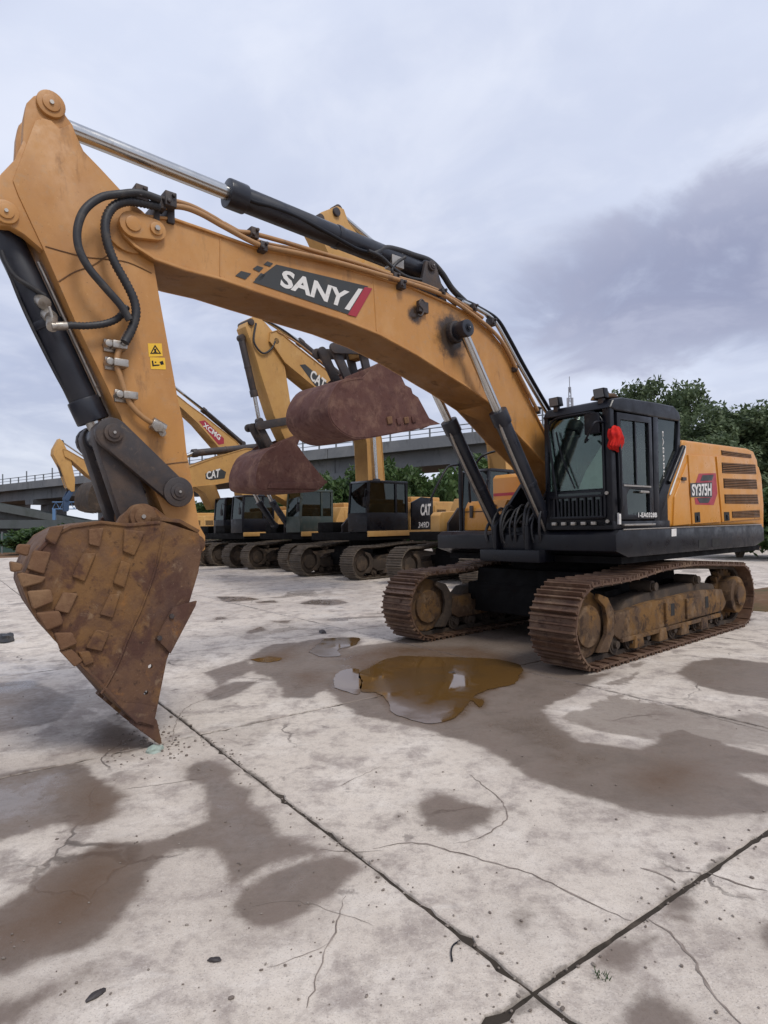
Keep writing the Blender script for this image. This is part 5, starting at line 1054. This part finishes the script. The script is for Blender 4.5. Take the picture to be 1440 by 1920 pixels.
# ---- red-lettered boom
r4 = place((425, 1066))
m4, pf4, cb4, bo4 = machine(r4, 'yellow excavator whose upright boom carries white letters on a red band', dict(
    top=[(290, 706), (353, 757), (379, 776), (442, 826), (474, 860), (486, 940)], bot=[(282, 722), (340, 764), (372, 794), (408, 836), (448, 880), (456, 945)],
    arm=[(282, 690), (300, 695), (295, 740), (230, 860), (205, 930), (190, 950), (180, 940), (190, 880), (255, 740)], rams={'arm_cylinder': ((455, 832), (380, 768), (290, 696), .0, .11)},
    bucket=([(200, 900), (180, 905), (168, 925), (170, 950), (190, 958)], [(215, 945), (212, 910)]), bm=M_FRAMEB, hoses=[([(345, 740), (400, 782), (450, 828)], .2, .03)]), 1)
hexbadge(r4, bo4, [(373, 790), (384, 788), (420, 822), (420, 832), (410, 834)], BYW, 'XCMG', [(383, 791), (415, 817), (411, 826), (380, 799)], m=M_RED)
# ---- two more further left
r5 = place((392, 1062))
m5, pf5, cb5, bo5 = machine(r5, 'far yellow excavator with dark cab, half hidden behind the near bucket hinge', dict(
    top=[(240, 900), (300, 890), (360, 870), (400, 900), (420, 950)], bot=[(240, 925), (300, 915), (355, 905), (385, 925), (400, 955)]), 1)
r6 = place((262, 1052))
m6, pf6, cb6, bo6 = machine(r6, 'farthest yellow excavator at left, arm hanging down without a bucket', dict(
    top=[(118, 842), (126, 843), (166, 866), (215, 895), (255, 945)], bot=[(122, 856), (135, 863), (166, 891), (205, 915), (235, 955)],
    arm=[(101, 842), (112, 822), (118, 828), (128, 848), (134, 866), (141, 899), (140, 921), (134, 922), (126, 913), (114, 877), (100, 852)], rams={'bucket_cylinder': ((102, 845), (117, 892), (126, 918), .0, .09), 'arm_cylinder': ((190, 876), (160, 858), (116, 828), 0.0, .08)},
    links=[(((134, 921), (126, 935)), .2), (((126, 935), (125, 955)), .15)], linkm=mat('blue_steel', (.03, .06, .12), .6)), 1)

# ================================================================== VIADUCT, TREES, MAST
M_GREY = mat('viaduct_concrete', (.17, .175, .18), .8, 0, [((.24, .24, .235), .4, .4, .65, .7, I3), ((.09, .092, .09), 1.2, .52, .7, .7, (1, 1, .3))], None, spec=.3)
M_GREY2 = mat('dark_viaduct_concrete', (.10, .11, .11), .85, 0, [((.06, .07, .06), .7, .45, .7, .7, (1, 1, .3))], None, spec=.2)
M_RAIL = mat('grey_rail', (.16, .17, .18), .6)
def span(name, label, a, b, w, deck, par, piers, pierw, rail=True, m=M_GREY):
    """a straight viaduct from a to b (deck-top points), w wide, girder depth deck, parapet par"""
    a, b = Vector(a), Vector(b); d = b - a; L = d.length; rz = math.atan2(d.y, d.x)
    slope = math.atan2(d.z, math.hypot(d.x, d.y))
    rt_ = empty(name, (a.x, a.y, 0), rz); tag(rt_, label, 'viaduct'); Lh = math.hypot(d.x, d.y); za, zb = a.z, b.z
    zat = lambda x: za + (zb - za) * x / Lh
    n = max(1, round(Lh / 24))
    for k in range(n):
        x0, x1 = Lh * k / n + .04, Lh * (k + 1) / n - .04
        Q(lambda q: (prism(q, [(x0, zat(x0) - .3), (x1, zat(x1) - .3), (x1, zat(x1)), (x0, zat(x0))], -w / 2, w / 2), prism(q, [(x0, zat(x0) - deck), (x1, zat(x1) - deck), (x1, zat(x1) - .29), (x0, zat(x0) - .29)], -w * .36, w * .36)), 'deck_span', m, rt_, smooth=False)
        for s_ in (-1, 1):
            y0, y1 = sorted((s_ * (w / 2 - .25), s_ * w / 2)); P_prism('parapet', [(x0, zat(x0) + .002), (x1, zat(x1) + .002), (x1, zat(x1) + par), (x0, zat(x0) + par)], y0, y1, m, rt_, smooth=False)
    if rail:
        for s_ in (-1,):
            y = s_ * (w / 2 - .12)
            P_tube('hand_rail', [(0, y, za + par + .75), (Lh, y, zb + par + .75)], .05, M_RAIL, rt_, n=5, smooth=0); P_tube('hand_rail', [(0, y, za + par + .35), (Lh, y, zb + par + .35)], .035, M_RAIL, rt_, n=5, smooth=0)
            for k in range(int(Lh / 2)):
                x = 1 + k * 2; P_box('rail_post', x - .06, x + .06, y - .06, y + .06, zat(x) + par, zat(x) + par + (.8 if k % 3 else 1.5), M_RAIL, rt_)
    for x in piers:
        P_box('pier', x - pierw / 2, x + pierw / 2, -pierw * .8, pierw * .8, -.06, zat(x) - deck - .7, m, rt_, bevel=.1); P_prism('pier_cap', [(x - pierw / 2, zat(x) - deck - .7), (x + pierw / 2, zat(x) - deck - .7), (x + pierw * .55, zat(x) - deck), (x - pierw * .55, zat(x) - deck)], -w * .4, w * .4, m, rt_)
    return rt_
vA, vB = at_depth((0, 926), 96), at_depth((900, 838), 56)
vd = (vB - vA); vA2 = vA - vd * .35; vB2 = vB + vd * .12
Lh = math.hypot((vB2 - vA2).x, (vB2 - vA2).y)
span('viaduct', 'long grey concrete viaduct with railing crossing behind the yard', vA2, vB2, 9, 1.7, .7, [Lh * k / 9 + 3 for k in range(1, 9)], 1.8)
sA, sB = at_depth((-260, 905), 78), at_depth((215, 992), 84)
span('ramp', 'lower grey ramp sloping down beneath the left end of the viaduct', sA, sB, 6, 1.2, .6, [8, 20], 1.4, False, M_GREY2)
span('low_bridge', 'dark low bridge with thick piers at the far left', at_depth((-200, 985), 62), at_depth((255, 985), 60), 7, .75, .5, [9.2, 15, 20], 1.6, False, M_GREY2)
# barrier wall closing the yard
# lattice mast
def mast():
    b = at_depth((1069, 760), 170); t = at_depth((1066, 706), 170); rt_ = empty('lattice_mast', (b.x, b.y, -.06)); tag(rt_, 'thin grey lattice mast rising behind the near cab', 'mast')
    m = mat('mast_steel', (.30, .31, .34), .6); Hh = t.z + .06
    for k in range(4):
        a = k * math.pi / 2 + .4; P_tube('leg', [(1.5 * math.cos(a), 1.5 * math.sin(a), 0), (.35 * math.cos(a), .35 * math.sin(a), Hh * .93)], .12, m, rt_, n=4, smooth=0)
    bm = bmesh.new()
    for i in range(16):
        z0, z1 = Hh * .93 * i / 16, Hh * .93 * (i + 1) / 16; r0, r1 = 1.5 - 1.15 * i / 16, 1.5 - 1.15 * (i + 1) / 16
        for k in range(4):
            a, c = k * math.pi / 2 + .4, (k + 1) * math.pi / 2 + .4
            cyl(bm, (r0 * math.cos(a), r0 * math.sin(a), z0), (r1 * math.cos(c), r1 * math.sin(c), z1), .06, n=4); cyl(bm, (r0 * math.cos(a), r0 * math.sin(a), z0), (r0 * math.cos(c), r0 * math.sin(c), z0), .06, n=4)
    finish(bm, 'bracing', m, rt_, smooth=False); P_tube('spike', [(0, 0, Hh * .9), (0, 0, Hh)], .12, m, rt_, n=5, smooth=0)
    P_box('antenna', -.9, -.5, -.2, .2, Hh * .80, Hh * .86, m, rt_); P_box('antenna', .5, .9, -.2, .2, Hh * .80, Hh * .86, m, rt_)
mast()
# foliage
def leaf_mat(name, base, hi):
    m = bpy.data.materials.new(name); m.use_nodes = True; t = NT(m.node_tree); t.n.clear()
    pos = t.new('ShaderNodeNewGeometry').outputs['Position']
    c = t.mix(t.ramp(t.noise(pos, 1.1, 5, .6), .38, .64), base, hi); c = t.mix(t.math('MULTIPLY', t.ramp(t.noise(pos, 7, 3, .6), .5, .7), .5), c, (.10, .13, .035))
    d = t.new('ShaderNodeBsdfPrincipled'); t.put(d.inputs['Base Color'], c); d.inputs['Roughness'].default_value = .55; d.inputs['Specular IOR Level'].default_value = .3
    tr = t.new('ShaderNodeBsdfTranslucent'); t.put(tr.inputs[0], c); mx = t.new('ShaderNodeMixShader'); mx.inputs[0].default_value = .3
    t.l.new(d.outputs[0], mx.inputs[1]); t.l.new(tr.outputs[0], mx.inputs[2]); o = t.new('ShaderNodeOutputMaterial'); t.l.new(mx.outputs[0], o.inputs[0]); return m
M_LEAF = leaf_mat('tree_leaves', (.065, .095, .045), (.145, .19, .10)); M_LEAF2 = leaf_mat('shrub_leaves', (.035, .070, .022), (.085, .14, .045))
M_BARK = mat('bark', (.10, .08, .06), .9, 0, [((.05, .04, .03), 6, .45, .7, .7, I3)])
def crown_mesh(name, seed, rx, rz, zc_, nclump, nleaf, leaf, m):
    rs = random.Random(seed); V, F_ = [], []
    for c in range(nclump):
        while True:
            p = Vector((rs.uniform(-1, 1), rs.uniform(-1, 1), rs.uniform(-1, 1)))
            if p.length < 1: break
        p = p * (.45 + .55 * p.length); cc = Vector((p.x * rx, p.y * rx, zc_ + p.z * rz)); cr_ = rs.uniform(.5, 1.0) * rx * .34
        for k in range(nleaf // nclump):
            d = Vector((rs.gauss(0, 1), rs.gauss(0, 1), rs.gauss(0, .8))); d = d.normalized() * cr_ * rs.random() ** .45; q = cc + d
            n_ = Vector((rs.uniform(-1, 1), rs.uniform(-1, 1), rs.uniform(.1, 1))).normalized(); u = n_.orthogonal().normalized(); u.rotate(Matrix.Rotation(rs.uniform(0, 6.28), 3, n_)); v = n_.cross(u)
            l, w_ = leaf * rs.uniform(.7, 1.4), leaf * rs.uniform(.35, .6); i = len(V)
            V += [q - u * l, q + v * w_, q + u * l, q - v * w_]; F_.append((i, i + 1, i + 2, i + 3))
    me = bpy.data.meshes.new(name); me.from_pydata([tuple(v) for v in V], [], F_); me.materials.append(m); return me
CR = [crown_mesh('crown', 11 + k, 3.0, 3.4, 6.6, 75, 11000, .17, M_LEAF) for k in range(3)]
CS = [crown_mesh('crown', 31 + k, 1.6, 1.25, 1.45, 26, 4200, .11, M_LEAF2) for k in range(2)]
def trunk_obj(par, hgt, r, seed, spread):
    rs = random.Random(seed); bm = bmesh.new()
    def limb(a, b, r0, r1):
        m_ = a.lerp(b, .5) + Vector((rs.uniform(-.2, .2), rs.uniform(-.2, .2), .1)); P = catmull([a, m_, b], 4)
        for i in range(len(P) - 1): cyl(bm, P[i], P[i + 1], r0 + (r1 - r0) * i / (len(P) - 1), r0 + (r1 - r0) * (i + 1) / (len(P) - 1), n=8)
    limb(Vector((0, 0, -.1)), Vector((.1, 0, hgt * .5)), r, r * .7)
    for k in range(7):
        a = k * .9 + rs.random(); limb(Vector((.1, 0, hgt * (.42 + .02 * k))), Vector((math.cos(a) * spread, math.sin(a) * spread, hgt * rs.uniform(.68, .95))), r * .5, r * .12)
    return finish(bm, 'trunk', M_BARK, par)
def tree(px, Y, top_px, k, label, wide=1.0):
    b = at_depth(px, Y); t = at_depth((px[0], top_px), Y); hgt = t.z; sc_ = hgt / 10.2
    rt_ = empty('tree', (b.x, b.y, -.06), k * 1.3); tag(rt_, label, 'tree', 'trees behind the near excavator'); rt_.scale = (sc_ * wide, sc_ * wide, sc_)
    o = bpy.data.objects.new('crown', CR[k % 3]); COL.objects.link(o); o.parent = rt_; trunk_obj(rt_, 9.0, .22, k, 1.8)
for i, (px, Y, tp, lb, wd) in enumerate((
        (1195, 44, 722, 'tall loose tree directly behind the near cab roof', .95), (1262, 47, 708, 'tallest grey-green tree rising right of the near cab', .85), (1322, 40, 758, 'bushy round tree above the yellow engine house front', 1.15),
        (1392, 42, 764, 'dense tree above the engine house rear corner', 1.2), (1455, 39, 744, 'tree cut by the right edge of the picture', 1.2), (1130, 46, 800, 'low tree seen through the near windshield', 1.3), (1060, 48, 815, 'low tree seen between boom and near cab', 1.3), (1350, 34, 815, 'low dark tree close behind the counterweight', 1.3))):
    tree((px, 980), Y, tp, i, lb, wd)
def shrub(px, Y, top, k, label, wide=1.0):
    b = at_depth((px, 980), Y); hgt = at_depth((px, top), Y).z; s_ = hgt / 2.75; rt_ = empty('shrub', (b.x, b.y, -.06), k * 2.1); tag(rt_, label, 'shrub', 'shrubs under the viaduct'); rt_.scale = (s_ * wide, s_ * wide, s_)
    o = bpy.data.objects.new('foliage', CS[k % 2]); COL.objects.link(o); o.parent = rt_
    Q(lambda b_: [cyl(b_, (0, 0, -.05), (math.cos(a) * .5, math.sin(a) * .5, 1.5), .05, .02, n=6) for a in (0, 1.3, 2.5, 3.9, 5.2)], 'stem', M_BARK, rt_)
for i, (px, Y, tp, lb, wd) in enumerate((
        (635, 40, 868, 'green shrub left of the steep boom foot', .8), (760, 38, 845, 'tall creeper-covered shrub right of the boom foot', .8), (815, 36, 866, 'dark shrub behind the 349D engine hood', .8), (865, 35, 838, 'dark shrub behind the near boom cylinder', .8),
        (925, 37, 850, 'shrub seen between the boom cylinders', 1.0), (985, 36, 860, 'shrub behind the boom foot beside the near cab', 1.0), (700, 43, 880, 'low shrub behind the 349D cab roof', 1.2), (590, 46, 900, 'low shrub behind the brown hanging bucket', 1.3), (440, 60, 935, 'low far shrub under the CAT boom', 2.4), (530, 55, 925, 'far shrub left of the hanging bucket', 2.0),
        (1385, 27, 905, 'dark shrub right behind the counterweight', 1.3), (1450, 26, 880, 'dark shrub at the right picture edge', 1.3),
        (60, 50, 985, 'low green shrub at the far left edge', 2.2), (160, 48, 975, 'low green shrub left of the near bucket link', 1.8), (230, 48, 985, 'low green shrub behind the near bucket link', 1.8))):
    shrub(px, Y, tp, i, lb, wd)

# ================================================================== SMALL THINGS ON THE YARD
def lump(name, px, sx, sy, sz, m, seed, label, cat, group=None, z=0.0):
    bm = bmesh.new(); bmesh.ops.create_icosphere(bm, subdivisions=3, radius=1)
    for v in bm.verts:
        p = v.co; k = 1 + .35 * mn.noise(p * 1.7 + Vector((seed, 0, 0))) + .12 * mn.noise(p * 5 + Vector((0, seed, 0))); v.co = Vector((p.x * sx * k, p.y * sy * k, max(-.2, p.z) * sz * k + sz * .2))
    g = on_ground(px); o = finish(bm, name, m, None, ang=40, loc=(g.x, g.y, z)); o.rotation_euler = (0, 0, seed); tag(o, label, cat, group); return o
lump('rock', (291, 1408), .07, .05, .035, mat('green_stone', (.30, .36, .31), .7, 0, [((.45, .48, .44), 12, .45, .7, .7, I3)], (40, .4, .01)), 1.3, 'small pale green stone at the bucket tooth tip', 'stone')
lump('rubber_scrap', (8, 1202), .22, .14, .10, M_RUBBER, 2.2, 'black rubber scrap at the left picture edge', 'scrap')
for k, (q, s_, lb) in enumerate((((403, 1801), .018, 'dark chip on bare concrete below the mud patch'), ((180, 1867), .022, 'flat dark stick piece at bottom left'), ((605, 1186), .07, 'dark clod on the concrete beyond the puddle'), ((848, 1262), .03, 'small chip in the brown puddle'))):
    lump('debris', q, s_ * 1.6, s_ * .7, s_ * .5, M_DIRTY, k + 3.1, lb, 'debris', 'bits of debris on the yard')
P_ = [on_ground(q, .006) for q in ((848, 1802), (846, 1785), (850, 1772), (862, 1764))]
tag(P_tube('wire', P_, .0035, M_BLACK, None, n=6), 'thin bent black wire beside the slab joint', 'wire')
for k, (q, hs) in enumerate((((1128, 1832), .035),)):
    g = on_ground(q); bm = bmesh.new(); rs = random.Random(9)
    for i in range(26):
        a = rs.uniform(0, 6.28); l = rs.uniform(.5, 1) * hs; b = Vector((rs.uniform(-.02, .02), rs.uniform(-.02, .02), 0)); t_ = b + Vector((math.cos(a) * l * .7, math.sin(a) * l * .7, l)); s_ = Vector((-math.sin(a), math.cos(a), 0)) * .004
        bm.faces.new([bm.verts.new(v) for v in (b - s_, b + s_, t_)])
    tag(finish(bm, 'weed', M_LEAF2, None, loc=(g.x, g.y, -.01), smooth=False), 'tiny green weed growing beside the slab joint', 'plant')

# heap of reddish soil at the right edge behind the near tracks
o = lump('soil_heap', (1500, 1128), 1.9, 1.5, .16, M_SOIL, 4.4, 'low reddish soil heap at the right edge behind the near track', 'soil')
# green site fence beyond the yard at far left
M_FENCE = mat('green_fence', (.035, .075, .06), .7, 0, [((.06, .09, .08), 2, .45, .7, .6, I3)])
a_, b_ = at_depth((-120, 1012), 54), at_depth((262, 1003), 52)
fe = empty('fence', (a_.x, a_.y, -.06), math.atan2(b_.y - a_.y, b_.x - a_.x)); tag(fe, 'low dark green site fence at the far left beyond the yard', 'fence'); Lf = math.hypot(b_.x - a_.x, b_.y - a_.y)
for k in range(9):
    x0 = Lf * k / 9; P_box('fence_panel', x0 + .05, x0 + Lf / 9 - .05, -.02, .02, .08, 1.75, M_FENCE, fe); P_box('fence_post', x0 - .05, x0 + .05, -.05, .05, 0, 1.9, M_RAIL, fe)
# blue lattice crane boom lying under the viaduct
M_BLUE = mat('blue_lattice', (.10, .20, .36), .6)
a_, b_ = at_depth((98, 948), 70), at_depth((205, 944), 72)
lb = empty('lattice_boom', (a_.x, a_.y, 0), math.atan2(b_.y - a_.y, b_.x - a_.x)); tag(lb, 'blue lattice crane boom seen under the viaduct at left', 'crane boom'); Ll = math.hypot(b_.x - a_.x, b_.y - a_.y)
for z in (a_.z - .4, a_.z + .4): P_tube('chord', [(0, 0, z), (Ll, 0, z)], .06, M_BLUE, lb, n=5, smooth=0)
for k in range(8):
    x0 = Ll * k / 8; P_tube('brace', [(x0, 0, a_.z - .4), (x0 + Ll / 16, 0, a_.z + .4), (x0 + Ll / 8, 0, a_.z - .4)], .045, M_BLUE, lb, n=5, smooth=0)
for x0 in (.2, Ll - .2): P_box('stand', x0 - .15, x0 + .15, -.3, .3, -.06, a_.z - .4, M_BLUE, lb)
